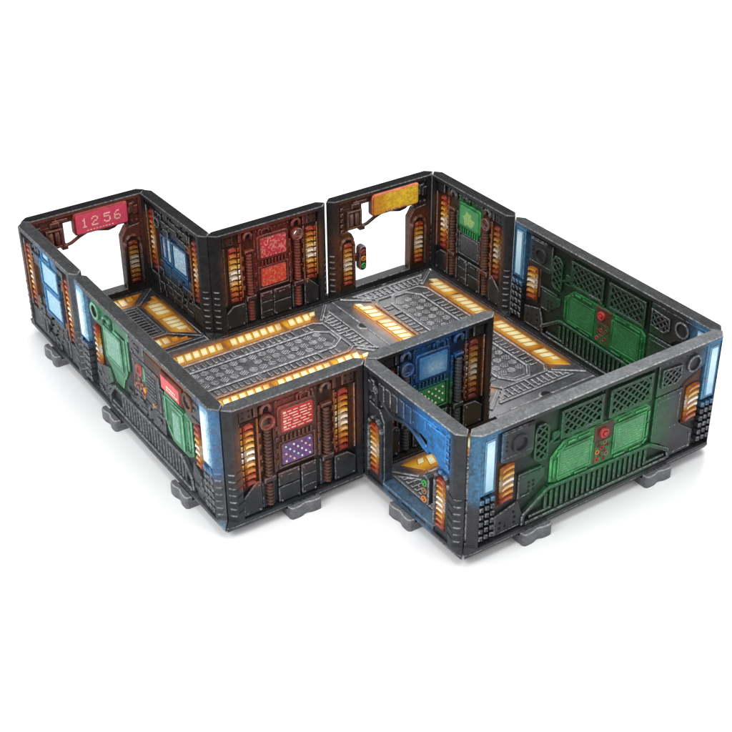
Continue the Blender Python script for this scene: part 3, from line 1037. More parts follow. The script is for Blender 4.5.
    for i in range(20):
        s = 0.57 + i * 0.043
        top = min(0.235, 0.16 + (s - 0.48) * 0.66, 0.225 - (s - 1.38) * 0.6 if s > 1.38 else 1)
        b.plate(s, s + 0.022, 0.092, top, D, D + 0.016, m, e, 0.005)
    b.build('ribbed_sill', w.t)
    # vents
    for pts, st in (([(0.475, 0.53), (0.5, 0.505), (0.55, 0.505), (0.555, 0.53), (0.555, 0.71), (0.53, 0.735), (0.49, 0.735), (0.475, 0.71)], 0.052),
                    ([(0.685, 0.61), (0.965, 0.61), (0.965, 0.76), (0.72, 0.76), (0.685, 0.72)], 0.052), ([(1.06, 0.61), (1.36, 0.61), (1.36, 0.72), (1.33, 0.76), (1.06, 0.76)], 0.052),
                    ([(1.46, 0.665), (1.57, 0.655), (1.605, 0.69), (1.6, 0.755), (1.46, 0.765)], 0.046)):
        b = w.mb()
        dz = 0.016 if pts[0][0] > 1.4 else 0.004
        b.poly(pts, D, D + dz + 0.002, BLACK)
        b.lattice(pts, st, 0.012, D + dz, D + dz + 0.011, m, e)
        o = offset(pts, -0.014)
        for i in range(len(pts)):
            j = (i + 1) % len(pts)
            b.poly([tuple(o[i]), tuple(o[j]), pts[j], pts[i]], D, D + dz + 0.014, m, e, 0.004)
        b.build('mesh_vent', w.t)
    # ports
    for s, z in ((0.345, 0.69), (1.72, 0.735)):
        b = w.mb()
        b.ring(s, z, 0.06, 0.045, D, D + 0.03, D + 0.004, m, e if s > 1 else m, BLACK)
        b.ring(s, z, 0.034, 0.026, D + 0.003, D + 0.014, D + 0.006, m, m, BLACK)
        b.build('round_port', w.t)
    # lamps
    for s0, s1, lean in ((0.215, 0.31, 0.35), (1.70, 1.80, 0.35)):
        b = w.mb()
        ss = (s0 + s1) / 2
        if s0 < 1:
            b.poly([(0.192, 0.26), (0.22, 0.27), (0.335, 0.345), (0.335, 0.56), (0.31, 0.585), (0.192, 0.6)], D, D + 0.006, RUST, RUST_EDGE, 0.008)
        else:
            b.poly([(1.68, 0.32), (1.72, 0.28), (1.825, 0.26), (1.825, 0.66), (1.7, 0.6), (1.68, 0.57)], D, D + 0.006, RUST, RUST_EDGE, 0.008)
        h = b.build('lamp_housing', w.t)
        lamp(w, h, s0, s1, 0.30, 0.56, 6, lampm or LAMP_LONG, d=D + 0.004, deep=0.022, lean=lean * 0.4)
    # displays
    if k > 0.8:
        gm = painted('green_frame', (0.017, 0.13, 0.036), rough=0.45)
        ge = painted('green_frame_edge', (0.07, 0.31, 0.11), rough=0.45)
        gs = speckled('green_display', (0.032, 0.175, 0.058), (0.055, 0.245, 0.09), 90, 0.45, 0.6)
    else:
        gm = painted('green_frame', (0.008, 0.075, 0.02), rough=0.45)
        ge = painted('green_frame_edge', (0.02, 0.15, 0.045), rough=0.45)
        gs = speckled('green_display', (0.011, 0.095, 0.026), (0.018, 0.13, 0.04), 90, 0.45, 0.6)
    b = w.mb()
    b.poly([(0.6, 0.29), (0.64, 0.275), (1.35, 0.255), (1.4, 0.3), (1.4, 0.53), (1.36, 0.565), (1.1, 0.56), (0.905, 0.56), (0.7, 0.56), (0.6, 0.47)], D, D + 0.012, gm, ge, 0.008)
    # raised broken outline
    for p, q in (((0.625, 0.32), (0.625, 0.45)), ((0.64, 0.47), (0.7, 0.53)), ((0.72, 0.54), (0.78, 0.54)), ((0.8, 0.54), (0.89, 0.54)), ((0.66, 0.295), (0.76, 0.295)), ((0.79, 0.29), (0.89, 0.285)),
                 ((1.11, 0.28), (1.2, 0.278)), ((1.24, 0.277), (1.33, 0.275)), ((1.35, 0.28), (1.38, 0.31)), ((1.38, 0.33), (1.38, 0.42)), ((1.38, 0.44), (1.38, 0.51)), ((1.36, 0.54), (1.26, 0.545)), ((1.23, 0.545), (1.12, 0.54))):
        b.bar(p, q, 0.016, D + 0.01, D + 0.021, gm, ge, 0.004)
    do = b.build('display_frame', w.t)
    for s0, s1, z0, z1 in ((0.665, 0.905, 0.318, 0.495), (1.105, 1.345, 0.32, 0.505)):
        b = w.mb()
        frame(b, s0 - 0.016, s1 + 0.016, z0 - 0.016, z1 + 0.016, 0.014, D + 0.01, D + 0.02, gm, ge)
        b.plate(s0, s1, z0, z1, D + 0.01, D + 0.017, gs, ge, 0.003)
        rnd = random.Random(int(s0 * 100))
        for r in range(8):
            s = s0 + 0.02
            while s < s1 - 0.04:
                l = rnd.uniform(0.015, 0.05)
                b.plate(s, s + l, z0 + 0.015 + r * 0.019, z0 + 0.022 + r * 0.019, D + 0.016, D + 0.018, ge)
                s += l + 0.014
        b.build('display', do)
    # red button over a column of small knobs
    b = w.mb()
    b.plate(0.935, 1.085, 0.45, 0.56, D + 0.012, D + 0.018, RUST, RUST_EDGE, 0.004)
    b.ring(1.0, 0.505, 0.034, 0.02, D + 0.014, D + 0.034, D + 0.026, RED, RED, RED, 14)
    b.disc(1.0, 0.505, 0.014, D + 0.02, D + 0.036, RED, RED, 10)
    b.build('red_button', do)
    b = w.mb()
    b.plate(0.945, 1.07, 0.285, 0.445, D + 0.01, D + 0.016, gm, RUST_EDGE, 0.004)
    for s, z, mm in ((0.97, 0.42, RUST_EDGE), (1.02, 0.425, TAN), (1.045, 0.4, RUST_EDGE), (1.0, 0.39, RED), (0.965, 0.37, ORANGE), (1.02, 0.365, RUST_EDGE), (0.99, 0.34, RUST_EDGE), (1.04, 0.335, TAN), (0.965, 0.315, RED), (1.02, 0.305, RUST_EDGE)):
        if k < 0.8:
            mm = DULLRED if mm is RED else RUST_EDGE
        b.ring(s, z, 0.017, 0.009, D + 0.014, D + 0.021, D + 0.017, mm, mm, RUST, 8)
    b.build('knob_panel', do)
    return w


hatch_wall('long dark wall section with green displays and red button, closest to the viewer at right', (1.011, -1), 'y', ('out', 'point'), 1.0, rail=0.13)
hatch_wall('long black wall section with dark green displays, seen from inside along the far right side', (3, 1), 'x', ('flat', 'point'), 0.5, rail=0.045)


def console_wall():
    G1 = (0.045, 0.15, 0.08)
    B1 = (0.035, 0.13, 0.27)
    B2 = (0.30, 0.52, 0.66)
    spots = [(0.54, 0.62, 0.18, 0.16, 0.1, G1, 0.96), (1.48, 0.48, 0.12, 0.12, 0.1, G1, 0.92), (0.56, 0.36, 0.08, 0.05, 0.1, (0.03, 0.12, 0.06), 0.7), (1.45, 0.78, 0.22, 0.06, 0.1, (0.12, 0.06, 0.035), 0.85),
             (0.115, 0.63, 0.04, 0.18, 0.09, B1, 0.95), (1.90, 0.62, 0.04, 0.18, 0.12, B1, 0.95), (0.117, 0.63, 0.03, 0.17, 0.05, B2, 0.9), (1.883, 0.63, 0.03, 0.17, 0.05, B2, 0.9), (2.0, 0.01, 0.03, 0.01, 0.06, (0.13, 0.22, 0.30), 0.8), (1.76, 0.48, 0.03, 0.12, 0.06, HALO, 0.7), (0.31, 0.48, 0.02, 0.12, 0.04, HALO, 0.7)]
    w = Wall('long_wall_section', 'long grey wall section with green panels, small red sign and keypad, outer left side', (0.013, 2), 'x', 2.0, ('flat', 'out'), spots, (0.054, 0.056, 0.061), dry=(0.20, 0.205, 0.215), lift=1.5, group='long interlocking wall sections', rail=0.042, yaw=-0.0065)
    m, e = w.m, w.e
    body = w.shell(posts=(0.058, 0.058), ridges=True)
    D = CORE
    long_ends(w, TUBE_HOT, None, None, None)
    gm = painted('green_panel', (0.036, 0.14, 0.07), rough=0.45)
    ge = painted('green_panel_edge', (0.15, 0.34, 0.22), rough=0.45)
    gs = speckled('pale_green_screen', (0.10, 0.26, 0.17), (0.19, 0.38, 0.30), 70, 0.45, 0.6)
    # green screen block
    b = w.mb()
    b.poly([(0.43, 0.44), (0.5, 0.4), (0.72, 0.4), (0.76, 0.46), (0.76, 0.71), (0.43, 0.71)], D, D + 0.014, gm, ge, 0.006)
    b.poly([(0.48, 0.4), (0.56, 0.3), (0.66, 0.3), (0.7, 0.4)], D, D + 0.01, gm, ge, 0.005)
    b.plate(0.78, 0.8, 0.5, 0.75, D, D + 0.012, gm, ge)
    b.plate(0.26, 0.6, 0.64, 0.826, D, D + 0.008, gm, ge)
    b.plate(0.62, 0.82, 0.73, 0.826, D, D + 0.01, gm, ge)
    b.tube([(0.46, 0.70, D + 0.012), (0.47, 0.75, D + 0.014), (0.5, 0.77, D + 0.014), (0.55, 0.77, D + 0.014), (0.575, 0.75, D + 0.014), (0.58, 0.71, D + 0.012)], 0.012, gm, 7, ge)
    ho = b.build('screen_housing', w.t)
    b = w.mb()
    frame(b, 0.46, 0.72, 0.46, 0.695, 0.014, D + 0.012, D + 0.022, gm, ge)
    b.plate(0.476, 0.704, 0.476, 0.679, D + 0.012, D + 0.018, gs, ge, 0.004)
    b.build('screen', ho)
    # plating
    b = w.mb()
    b.poly([(0.25, 0.075), (0.41, 0.075), (0.41, 0.2), (0.5, 0.27), (0.47, 0.36), (0.25, 0.3)], D, D + 0.014, m, e)
    b.bar((0.42, 0.185), (0.49, 0.24), 0.02, D + 0.01, D + 0.024, m, e)
    b.plate(0.86, 1.06, 0.28, 0.405, D, D + 0.012, m, e)
    b.plate(1.07, 1.28, 0.28, 0.405, D, D + 0.012, m, e)
    rivets(b, [(0.89, 0.38), (1.03, 0.38), (1.03, 0.3), (1.1, 0.38), (1.1, 0.3), (1.25, 0.38), (0.89, 0.3)], D + 0.012, BLACK, 0.008)
    b.plate(0.85, 1.05, 0.7, 0.826, D, D + 0.014, m, e)
    b.plate(1.06, 1.62, 0.795, 0.83, D, D + 0.012, RUST, RUST_EDGE)
    b.plate(1.06, 1.3, 0.70, 0.785, D, D + 0.012, RUST, RUST_EDGE)
    b.plate(1.255, 1.295, 0.41, 0.62, D, D + 0.014, BLACK, e)
    b.poly([(1.6, 0.62), (1.68, 0.6), (1.83, 0.66), (1.83, 0.8), (1.6, 0.8)], D, D + 0.012, m, e)
    b.plate(1.69, 1.8, 0.655, 0.668, D + 0.012, D + 0.0135, BLACK)
    b.poly([(1.66, 0.3), (1.83, 0.22), (1.83, 0.075), (1.7, 0.075), (1.64, 0.2)], D, D + 0.012, m, e)
    b.plate(1.73, 1.76, 0.09, 0.26, D + 0.01, D + 0.02, m, e)
    rnd = random.Random(8)
    for s0, s1, z0, z1, n, hh in ((0.86, 1.04, 0.71, 0.815, 9, 0.014), (0.27, 0.4, 0.09, 0.2, 7, 0.014), (0.27, 0.46, 0.22, 0.3, 6, 0.014), (0.72, 0.84, 0.29, 0.40, 7, 0.0), (0.88, 1.05, 0.29, 0.4, 6, 0.012), (1.08, 1.26, 0.29, 0.4, 6, 0.012), (1.67, 1.82, 0.1, 0.2, 5, 0.012), (1.62, 1.8, 0.69, 0.79, 6, 0.012)):
        for i in range(n):
            a, c = rnd.uniform(s0, s1 - 0.05), rnd.uniform(z0, z1 - 0.02)
            b.plate(a, a + rnd.uniform(0.02, 0.07), c, c + rnd.uniform(0.01, 0.03), D, D + hh + rnd.uniform(0.004, 0.012), m, e, 0.003)
    w._merge(body, b)
    body.build('wall_body', w.t)
    # sill
    b = w.mb()
    for p, q in (((0.44, 0.08), (0.44, 0.155)), ((0.44, 0.155), (0.53, 0.255)), ((0.53, 0.255), (1.52, 0.265)), ((1.52, 0.265), (1.63, 0.16)), ((1.63, 0.16), (1.64, 0.08))):
        b.bar(p, q, 0.026, D, D + 0.024, m, e, 0.006)
    b.plate(0.46, 1.62, 0.066, 0.09, D, D + 0.026, m, e, 0.006)
    b.plate(0.47, 0.62, 0.1, 0.12, D, D + 0.02, m, e)
    for i in range(22):
        s = 0.62 + i * 0.043
        b.plate(s, s + 0.02, 0.092, 0.24, D, D + 0.017, m, e, 0.005)
    b.build('ribbed_sill', w.t)
    # ports
    for s, mm, ee in ((0.345, gm, ge), (1.665, RUST, RUST_EDGE)):
        b = w.mb()
        b.ring(s, 0.745, 0.064, 0.042, D, D + 0.026, D + 0.004, mm, ee, BLACK)
        b.build('round_port', w.t)
    # lamps
    lamp(w, w.t, 0.285, 0.345, 0.33, 0.62, 7, LAMP_LONG, deep=0.022)
    lamp(w, w.t, 1.72, 1.79, 0.32, 0.63, 7, LAMP_LONG, deep=0.022)
    # keypad with red button
    b = w.mb()
    b.plate(0.86, 1.24, 0.42, 0.68, D, D + 0.012, m, e, 0.006)
    for i in range(7):
        b.plate(1.07, 1.2, 0.475 + i * 0.026, 0.488 + i * 0.026, D + 0.012, D + 0.018, m, e, 0.003)
    b.plate(1.03, 1.055, 0.56, 0.66, D + 0.012, D + 0.017, gm, ge, 0.003)
    ko = b.build('keypad', w.t)
    b = w.mb()
    b.disc(0.975, 0.61, 0.045, D + 0.01, D + 0.02, DULLRED, DULLRED, 16, 0.006)
    b.ring(0.975, 0.61, 0.026, 0.016, D + 0.018, D + 0.024, D + 0.02, DULLRED, DULLRED, DULLRED, 12)
    b.build('red_button', ko)
    b = w.mb()
    rnd = random.Random(2)
    for i in range(44):
        s, z = 0.88 + rnd.random() * 0.15, 0.435 + rnd.random() * 0.225
        if (s - 0.975) ** 2 + (z - 0.61) ** 2 < 0.004:
            continue
        b.disc(s, z, rnd.uniform(0.006, 0.012), D + 0.01, D + rnd.uniform(0.014, 0.018), rnd.choice((TAN, RUST_EDGE, RUST_EDGE, TAN, DULLRED, TAN)), n=7)
    b.disc(1.05, 0.5, 0.02, D + 0.01, D + 0.022, ORANGE, n=8)
    b.disc(1.17, 0.45, 0.018, D + 0.01, D + 0.022, TAN, n=8)
    b.disc(1.2, 0.455, 0.012, D + 0.01, D + 0.022, TAN, n=8)
    b.build('knob_panel', ko)
    # red sign
    b = w.mb()
    rr = painted('rust_red_rim', (0.2, 0.03, 0.02))
    b.plate(1.31, 1.585, 0.66, 0.785, D, D + 0.022, rr, RUST_EDGE, 0.006)
    b.plate(1.325, 1.57, 0.672, 0.772, D + 0.018, D + 0.025, plain('coral_sign', (0.62, 0.075, 0.085)), rr, 0.003)
    rnd = random.Random(4)
    for r in range(2):
        s = 1.4
        while s < 1.52:
            l = rnd.uniform(0.008, 0.025)
            b.plate(s, s + l, 0.692 + r * 0.02, 0.702 + r * 0.02, D + 0.024, D + 0.026, WHITE_DOT)
            s += l + 0.008
    b.build('sign_board', w.t)
    # green cabinet
    b = w.mb()
    b.poly([(1.31, 0.4), (1.42, 0.3), (1.6, 0.3), (1.66, 0.34), (1.66, 0.61), (1.31, 0.63)], D, D + 0.012, gm, ge, 0.006)
    for p, q in (((1.33, 0.43), (1.33, 0.61)), ((1.35, 0.61), (1.58, 0.61)), ((1.35, 0.40), (1.42, 0.33)), ((1.64, 0.38), (1.64, 0.59))):
        b.bar(p, q, 0.016, D + 0.01, D + 0.02, gm, ge, 0.004)
    for s in (1.605, 1.63):
        for z in (0.36, 0.385, 0.41):
            b.disc(s, z, 0.008, D, D + 0.0135, BLACK, n=7)
    co = b.build('green_cabinet', w.t)
    b = w.mb()
    b.plate(1.42, 1.57, 0.33, 0.595, D + 0.01, D + 0.024, gm, ge, 0.006)
    b.plate(1.45, 1.54, 0.37, 0.57, D + 0.024, D + 0.028, gs, ge, 0.004)
    b.build('cabinet_door', co)
    return w


console_wall()

# ------------------------------------------------------------------ floor tiles
YEL = [(0.0, (0.30, 0.09, 0.008)), (0.35, (0.58, 0.27, 0.018)), (0.6, (0.72, 0.44, 0.04)), (1.0, (0.82, 0.66, 0.2))]
FLOOR_BASE, FLOOR_DRY = (0.078, 0.078, 0.083), (0.46, 0.46, 0.47)
AMB = (0.34, 0.12, 0.014)


def strip_mat(name, rects, core, rim, k):
    m, nt, b, P = start(name, 0.4, 0.5)
    n = noise(nt, P, 26, 3, 0.6)
    col = mix(nt, n, sc3(rim, 0.6), sc3(rim, 1.25))
    for s in rects:
        col = mix(nt, spot(nt, P, (s[0], s[1], s[2], core, k)), col, mix(nt, n, sc3(core, 0.9), sc3(core, 1.1)))
    nt.links.new(col, b.inputs['Base Color'])
    return m


def long_tile(label, loc, rz, slab):
    """2 x 1 tile; slab = outline of its base in tile coordinates"""
    t = thing('floor_tile', label, 'floor tile', loc, rz, 'long floor tiles')
    f = lambda u, v, d: (u, v, d)
    for mat_key in ('floor_coat',):
        pass
    m, e = FT
    b = MB(f)
    b.poly(slab, GROUND, ZF - 0.012, m, e, 0.006)
    B0 = ZF - 0.012
    # frame rails along the tile
    for v in (0.255, 0.745):
        b.bar((0.3, v), (1.7, v), 0.026, B0, ZF + 0.004, m, e, 0.008)
    for v in (0.365, 0.635):
        b.bar((0.36, v), (1.64, v), 0.028, B0, ZF + 0.006, m, e, 0.008)
    # rungs between them
    for v0, v1 in ((0.275, 0.347), (0.653, 0.725)):
        for i in range(28):
            u = 0.35 + i * 0.0475
            if abs((u % 0.5) - 0.02) < 0.02:
                continue
            b.plate(u, u + 0.024, v0 + 0.006, v1 - 0.006, B0, ZF - 0.001, m, e, 0.005)
        for u in (0.5, 1.0, 1.5):
            b.plate(u - 0.01, u + 0.018, v0 - 0.01, v1 + 0.01, B0, ZF + 0.003, m, e, 0.004)
    # pointed ends of the tread plate, diagonal rails to the corners
    for X in ((lambda u: u), (lambda u: 2.0 - u)):
        for p, q, wd in (((0.36, 0.365), (0.26, 0.44), 0.02), ((0.36, 0.635), (0.26, 0.56), 0.02), ((0.26, 0.43), (0.26, 0.57), 0.02), ((0.3, 0.255), (0.24, 0.3), 0.018), ((0.3, 0.745), (0.24, 0.7), 0.018),
                         ((0.235, 0.29), (0.235, 0.71), 0.016), ((0.07, 0.07), (0.225, 0.26), 0.018), ((0.07, 0.93), (0.225, 0.74), 0.018), ((0.1, 0.17), (0.1, 0.83), 0.014), ((0.215, 0.3), (0.115, 0.19), 0.012), ((0.215, 0.7), (0.115, 0.81), 0.012)):
            b.bar((X(p[0]), p[1]), (X(q[0]), q[1]), wd + 0.007, B0, ZF + 0.003, m, e, 0.007)
        # ladder of rungs across the end
        for i in range(13):
            v = 0.23 + i * 0.045
            if abs(v - 0.5) < 0.02:
                continue
            lim = min(1.0, (0.5 - abs(v - 0.5) - 0.14) / 0.13)
            a, c = X(0.12), X(0.12 + 0.088 * max(0.25, lim))
            b.plate(min(a, c), max(a, c), v - 0.014, v + 0.014, B0, ZF + 0.001, m, e, 0.006)
        b.bar((X(0.165), 0.26), (X(0.165), 0.74), 0.01, B0, ZF - 0.003, m, e, 0.003)
        b.plate(min(X(0.11), X(0.225)), max(X(0.11), X(0.225)), 0.488, 0.512, B0, ZF + 0.003, m, e, 0.005)
    # diamond tread
    b.poly([(0.29, 0.45), (0.37, 0.385), (1.63, 0.385), (1.71, 0.45), (1.71, 0.55), (1.63, 0.615), (0.37, 0.615), (0.29, 0.55)], B0, ZF - 0.006, m, e, 0.004)
    for i in range(17):
        for j in range(3):
            u, v = 0.378 + i * 0.078, 0.424 + j * 0.076
            if i == 8 and j == 1:
                continue
            a = 0.62 if (i + j) % 2 else -0.62
            dx, dv = math.cos(a) * 0.03, math.sin(a) * 0.03
            nx, nv = -math.sin(a), math.cos(a)
            for k in (-1.5, -0.5, 0.5, 1.5):
                o = k * 0.0155
                l = 1.0 if abs(k) < 1 else 0.7
                b.bar((u - dx * l + nx * o, v - dv * l + nv * o), (u + dx * l + nx * o, v + dv * l + nv * o), 0.0105, ZF - 0.007, ZF + 0.002, m, e, 0.0035)
    b.build('tile_body', t)
    # bolt sockets in the middle of the short ends, hole shade drawn in flat black
    for u, a0 in ((0.0, -math.pi / 2), (2.0, math.pi / 2)):
        b = MB(f)
        pts = [(u + math.cos(a0 + math.pi * i / 12) * 0.052, 0.5 + math.sin(a0 + math.pi * i / 12) * 0.052) for i in range(13)]
        b.poly(pts, B0 - 0.002, ZF - 0.004, m, e, 0.008)
        q = [(u + math.cos(a0 + math.pi * i / 12) * 0.036, 0.5 + math.sin(a0 + math.pi * i / 12) * 0.036) for i in range(13)]
        b.poly(q, ZF - 0.006, ZF - 0.003, BLACK)
        b.build('bolt_socket', t)
    # glowing strips: four lengths on each long side
    for v0, v1, out in ((0.095, 0.225, 0), (0.775, 0.905, 1)):
        for k in range(4):
            u0, u1 = (0.2 if k == 0 else k * 0.5 + 0.012), (1.8 if k == 3 else k * 0.5 + 0.488)
            c = 0.1
            b = MB(f)
            ol, oh = (0.0, c) if out == 0 else (c, 0.0)
            l0, l1 = (ol, oh) if k == 0 else (0, 0)
            r0, r1 = (ol, oh) if k == 3 else (0, 0)
            b.poly([(u0 + l0, v0), (u1 - r0, v0), (u1 - r1, v1), (u0 + l1, v1)], B0, ZF - 0.008, STRIP, STRIP, 0.004)
            n = int((u1 - u0) / 0.066)
            for i in range(n):
                a = u0 + 0.02 + i * (u1 - u0 - 0.03) / n
                wv = (u1 - u0 - 0.03) / n * 0.86
                sl = 0.03
                lo = v0 + 0.016; hi = v1 - 0.016
                if k == 0 and i < 2:
                    if out == 0: hi -= 0.045 * (2 - i)
                    else: lo += 0.045 * (2 - i)
                if k == 3 and i > n - 2:
                    if out == 0: hi -= 0.045
                    else: lo += 0.045
                if hi - lo < 0.02:
                    continue
                b.poly([(a, lo), (a + wv, lo), (a + wv + sl, hi), (a + sl, hi)], ZF - 0.01, ZF - 0.002, RIB, RIBE, 0.005)
            b.build('light_strip', t)
    return t


tile_spots = []
for vc in (0.16, 0.84):
    tile_spots.append(((1.0, vc, 0), (0.72, 0.055, 9), 0.085, AMB, 0.9))
FT = (painted('floor_coat', FLOOR_BASE, tile_spots, rough=0.38, spec=0.65, scuff=0.5), painted('floor_drybrush', (0.24, 0.24, 0.245), tile_spots, rough=0.4, dry=FLOOR_DRY, lift=1.5))
_cs = [((0.5 * k + 0.25 + (0.05 if k == 0 else -0.05 if k == 3 else 0), vc, 0), (0.16, 0.0, 9), 0.09) for k in range(4) for vc in (0.16, 0.84)]
STRIP = strip_mat('amber_strip', _cs, (0.80, 0.43, 0.035), (0.42, 0.14, 0.008), 0.95)
RIB = strip_mat('glowing_rib', _cs, (1.0, 0.90, 0.52), (0.64, 0.29, 0.02), 0.98)
RIBE = strip_mat('glowing_rib_edge', _cs, (0.62, 0.30, 0.03), (0.36, 0.12, 0.008), 0.95)

R = math.pi / 2
i_ = T2 + 0.003
long_tile('long floor tile of the left walkway, running in front of the red wall section', (0, 1, 0), 0.0,
          [(i_, 0.002), (1.998, 0.002), (1.998, 1 - i_), (1 + i_, 1 - i_), (1 - i_, 0.998), (i_, 0.998)])
long_tile('long floor tile leading from the orange sign doorway along the far right wall', (3, 0, 0), R,
          [(0.002, i_), (2 - i_, i_), (2 - i_, 0.998), (0.002, 0.998)])
long_tile('long floor tile of the near room, seen through the blue doorway', (1, -1, 0), 0.0,
          [(i_, i_), (2 - i_, i_), (2 - i_, 0.998), (1 + i_, 0.998), (1 + i_, 1 - i_), (i_, 1 - i_)])
long_tile('long floor tile hidden behind the front wall with the purple keypad', (0, 0, 0), 0.0,
          [(i_, i_), (1.998, i_), (1.998, 0.998), (i_, 0.998)])


def square_tile():
    t = thing('square_floor_tile', 'square floor tile with dark grating inside a ring of amber strips, by the clock doorway', 'floor tile', (0, 2, 0), 0)
    f = lambda u, v, d: (u, v, d)
    sp = [((0.5, vc, 0), (0.2, 0.05, 9), 0.075, AMB, 0.95) for vc in (0.13, 0.83)] + [((uc, 0.47, 0), (0.05, 0.24, 9), 0.075, AMB, 0.95) for uc in (0.15, 0.85)]
    m = painted('square_tile_coat', (0.04, 0.04, 0.043), sp, rough=0.42)
    e = painted('square_tile_drybrush', (0.12, 0.12, 0.125), sp, rough=0.4, dry=(0.22, 0.22, 0.23), lift=1.5)
    b = MB(f)
    B0 = ZF - 0.012
    b.poly([(i_, 0.002), (1 - i_, 0.002), (1 - i_, 1 - i_), (i_, 1 - i_)], GROUND, B0, m, e, 0.006)
    for p, q in (((0.06, 0.06), (0.27, 0.24)), ((0.94, 0.06), (0.73, 0.24)), ((0.94, 0.94), (0.73, 0.73)), ((0.06, 0.94), (0.27, 0.73)), ((0.27, 0.24), (0.73, 0.24)), ((0.73, 0.24), (0.73, 0.73)), ((0.73, 0.73), (0.27, 0.73)), ((0.27, 0.73), (0.27, 0.24))):
        b.bar(p, q, 0.034, B0, ZF + 0.004, m, e, 0.006)
        d = Vector(q) - Vector(p)
    b.plate(0.06, 0.94, 0.03, 0.058, B0, ZF + 0.002, m, e)
    b.build('tile_body', t)
    b = MB(f)
    b.plate(0.287, 0.713, 0.257, 0.713, B0 - 0.002, B0 + 0.003, BLACK)
    for i in range(11):
        v = 0.27 + i * 0.042
        b.bar((0.29, v), (0.71, v), 0.022, B0, ZF + 0.001, m, e, 0.004)
    for u in (0.305, 0.40, 0.5, 0.6, 0.695):
        b.bar((u, 0.26), (u, 0.71), 0.022, B0, ZF - 0.0005, m, e, 0.004)
    b.build('grating', t)
    cs = [((0.5, vc, 0), (0.12, 0.0, 9), 0.11) for vc in (0.14, 0.84)] + [((uc, vv, 0), (0.0, 0.07, 9), 0.105) for uc in (0.15, 0.84) for vv in (0.32, 0.57)]
    s1 = strip_mat('square_amber_strip', cs, (0.80, 0.43, 0.035), (0.42, 0.14, 0.008), 0.95)
    s2 = strip_mat('square_glowing_rib', cs, (1.0, 0.90, 0.52), (0.64, 0.29, 0.02), 0.98)
    s3 = strip_mat('square_rib_edge', cs, (0.62, 0.30, 0.03), (0.36, 0.12, 0.008), 0.95)

    def strip(O, U, V, l, w, c0, c1, n):
        """trapezoid with ribs: origin, along, across"""
        g = lambda a, h: (O[0] + U[0] * a + V[0] * h, O[1] + U[1] * a + V[1] * h)
        b = MB(f)
        P = [g(0, 0), g(l, 0), g(l - c1, w), g(c0, w)]
        b.poly(P, B0, ZF - 0.008, s1, s1, 0.004)
        for i in range(n):
            a = 0.03 + (l - 0.05) * i / n
            wd = (l - 0.05) / n * 0.86
            hi = w - 0.02
            if c0 and a < c0: hi = max(0.045, w * (a / c0))
            if c1 and a + wd > l - c1: hi = max(0.045, w * (l - a - wd) / c1)
            b.poly([g(a, 0.02), g(a + wd, 0.02), g(a + wd + 0.012, hi), g(a + 0.012, hi)], ZF - 0.01, ZF - 0.002, s2, s3, 0.005)
        b.build('light_strip', t)
    strip((0.14, 0.075), (1, 0), (0, 1), 0.72, 0.13, 0.15, 0.15, 10)
    strip((0.86, 0.925), (-1, 0), (0, -1), 0.72, 0.16, 0.16, 0.16, 10)
    strip((0.925, 0.13), (0, 1), (-1, 0), 0.335, 0.155, 0.13, 0, 5)
    strip((0.925, 0.475), (0, 1), (-1, 0), 0.36, 0.155, 0, 0.14, 5)
    strip((0.075, 0.835), (0, -1), (1, 0), 0.36, 0.155, 0.14, 0, 5)
    strip((0.075, 0.465), (0, -1), (1, 0), 0.335, 0.155, 0, 0.13, 5)


square_tile()

# ------------------------------------------------------------------ clips the walls stand on
clip_m = painted('clip_plastic', (0.12, 0.122, 0.13), rough=0.4, var=0.3)
clip_e = painted('clip_worn_edge', (0.22, 0.22, 0.23), rough=0.4, dry=(0.3, 0.3, 0.31))


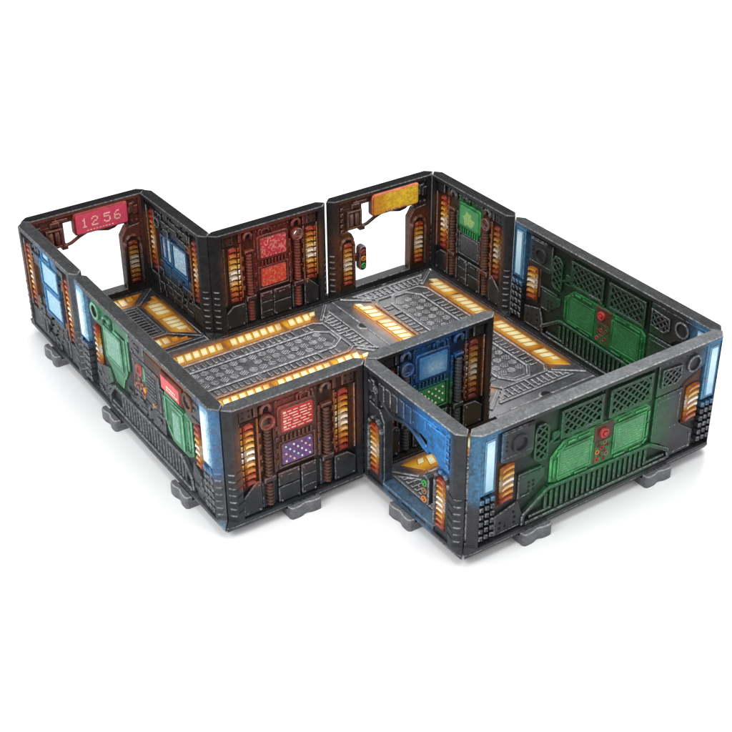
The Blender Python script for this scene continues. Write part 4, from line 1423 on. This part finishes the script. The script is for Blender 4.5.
def clip_mesh():
    b = MB(lambda s, z, d: (s, z, d))          # plan outline raised from the ground
    w = 0.112
    yf, yb = -T2 - 0.045, T2 + 0.045
    top = []
    N = 20
    for i in range(N + 1):
        s = -w + 2 * w * i / N
        k = abs(s) / w
        notch = 0.013 * math.exp(-(s / 0.032) ** 2) + 0.006 * k ** 6
        top.append((s, notch))
    front = [(s, yf + n + (0.012 if i in (0, N) else 0)) for i, (s, n) in enumerate(top)]
    backs = [(s, yb - n - (0.012 if i in (0, N) else 0)) for i, (s, n) in enumerate(top)][::-1]
    lo = [p for p in front] + [p for p in backs]
    b.poly(lo, GROUND, 0.0, clip_m, clip_e, 0.003)
    # jaws gripping the base strip on both sides
    j = 0.0005
    b.poly(front + [(w, -T2 - j), (-w, -T2 - j)], -0.004, 0.036, clip_m, clip_e, 0.006)
    b.poly(backs + [(-w, T2 + j), (w, T2 + j)], -0.006, 0.026, clip_m, clip_e, 0.005)
    return b


proto = clip_mesh().build('connector_clip')
spots_ = [((0.5, 0), 'y', 'grey clip under the wall with the red text screen'),
          ((1.5, -1), 'y', 'grey clip under the left half of the near green display wall'),
          ((2.5, -1), 'y', 'grey clip under the right half of the near green display wall'),
          ((1, -0.48), 'x', 'grey clip under the doorway with the blue glow'),
          ((0, 0.48), 'x', 'light grey clip under the outer left wall, nearest the front corner'),
          ((0, 1.5), 'x', 'light grey clip under the outer left wall, at its screen end'),
          ((0, 2.5), 'x', 'light grey clip under the short wall with stacked blue screens')]
for i, (p, f, lab) in enumerate(spots_):
    o = proto if i == 0 else proto.copy()
    if i:
        C.objects.link(o)
    o.location = (p[0] * K, p[1] * K, 0)
    o.rotation_euler = (0, 0, 0 if f == 'y' else -R)
    o['label'], o['category'], o['group'] = lab, 'clip', 'clips the walls stand on'
    o['kind'] = 'thing'

# ------------------------------------------------------------------ white table the model stands on
gm_, nt_, b_, P_ = start('white_paper', 0.6, 0.2)
n_ = noise(nt_, P_, 3, 3)
nt_.links.new(ramp(nt_, n_, [(0.3, (0.86, 0.86, 0.86)), (0.7, (0.88, 0.88, 0.88))]), b_.inputs['Base Color'])
g = MB(lambda s, z, d: (s, z, d))
g.poly([(-60, -40), (80, -40), (80, 90), (-60, 90)], GROUND - 0.05, GROUND, gm_)
go = g.build('table_surface')
go['kind'] = 'structure'
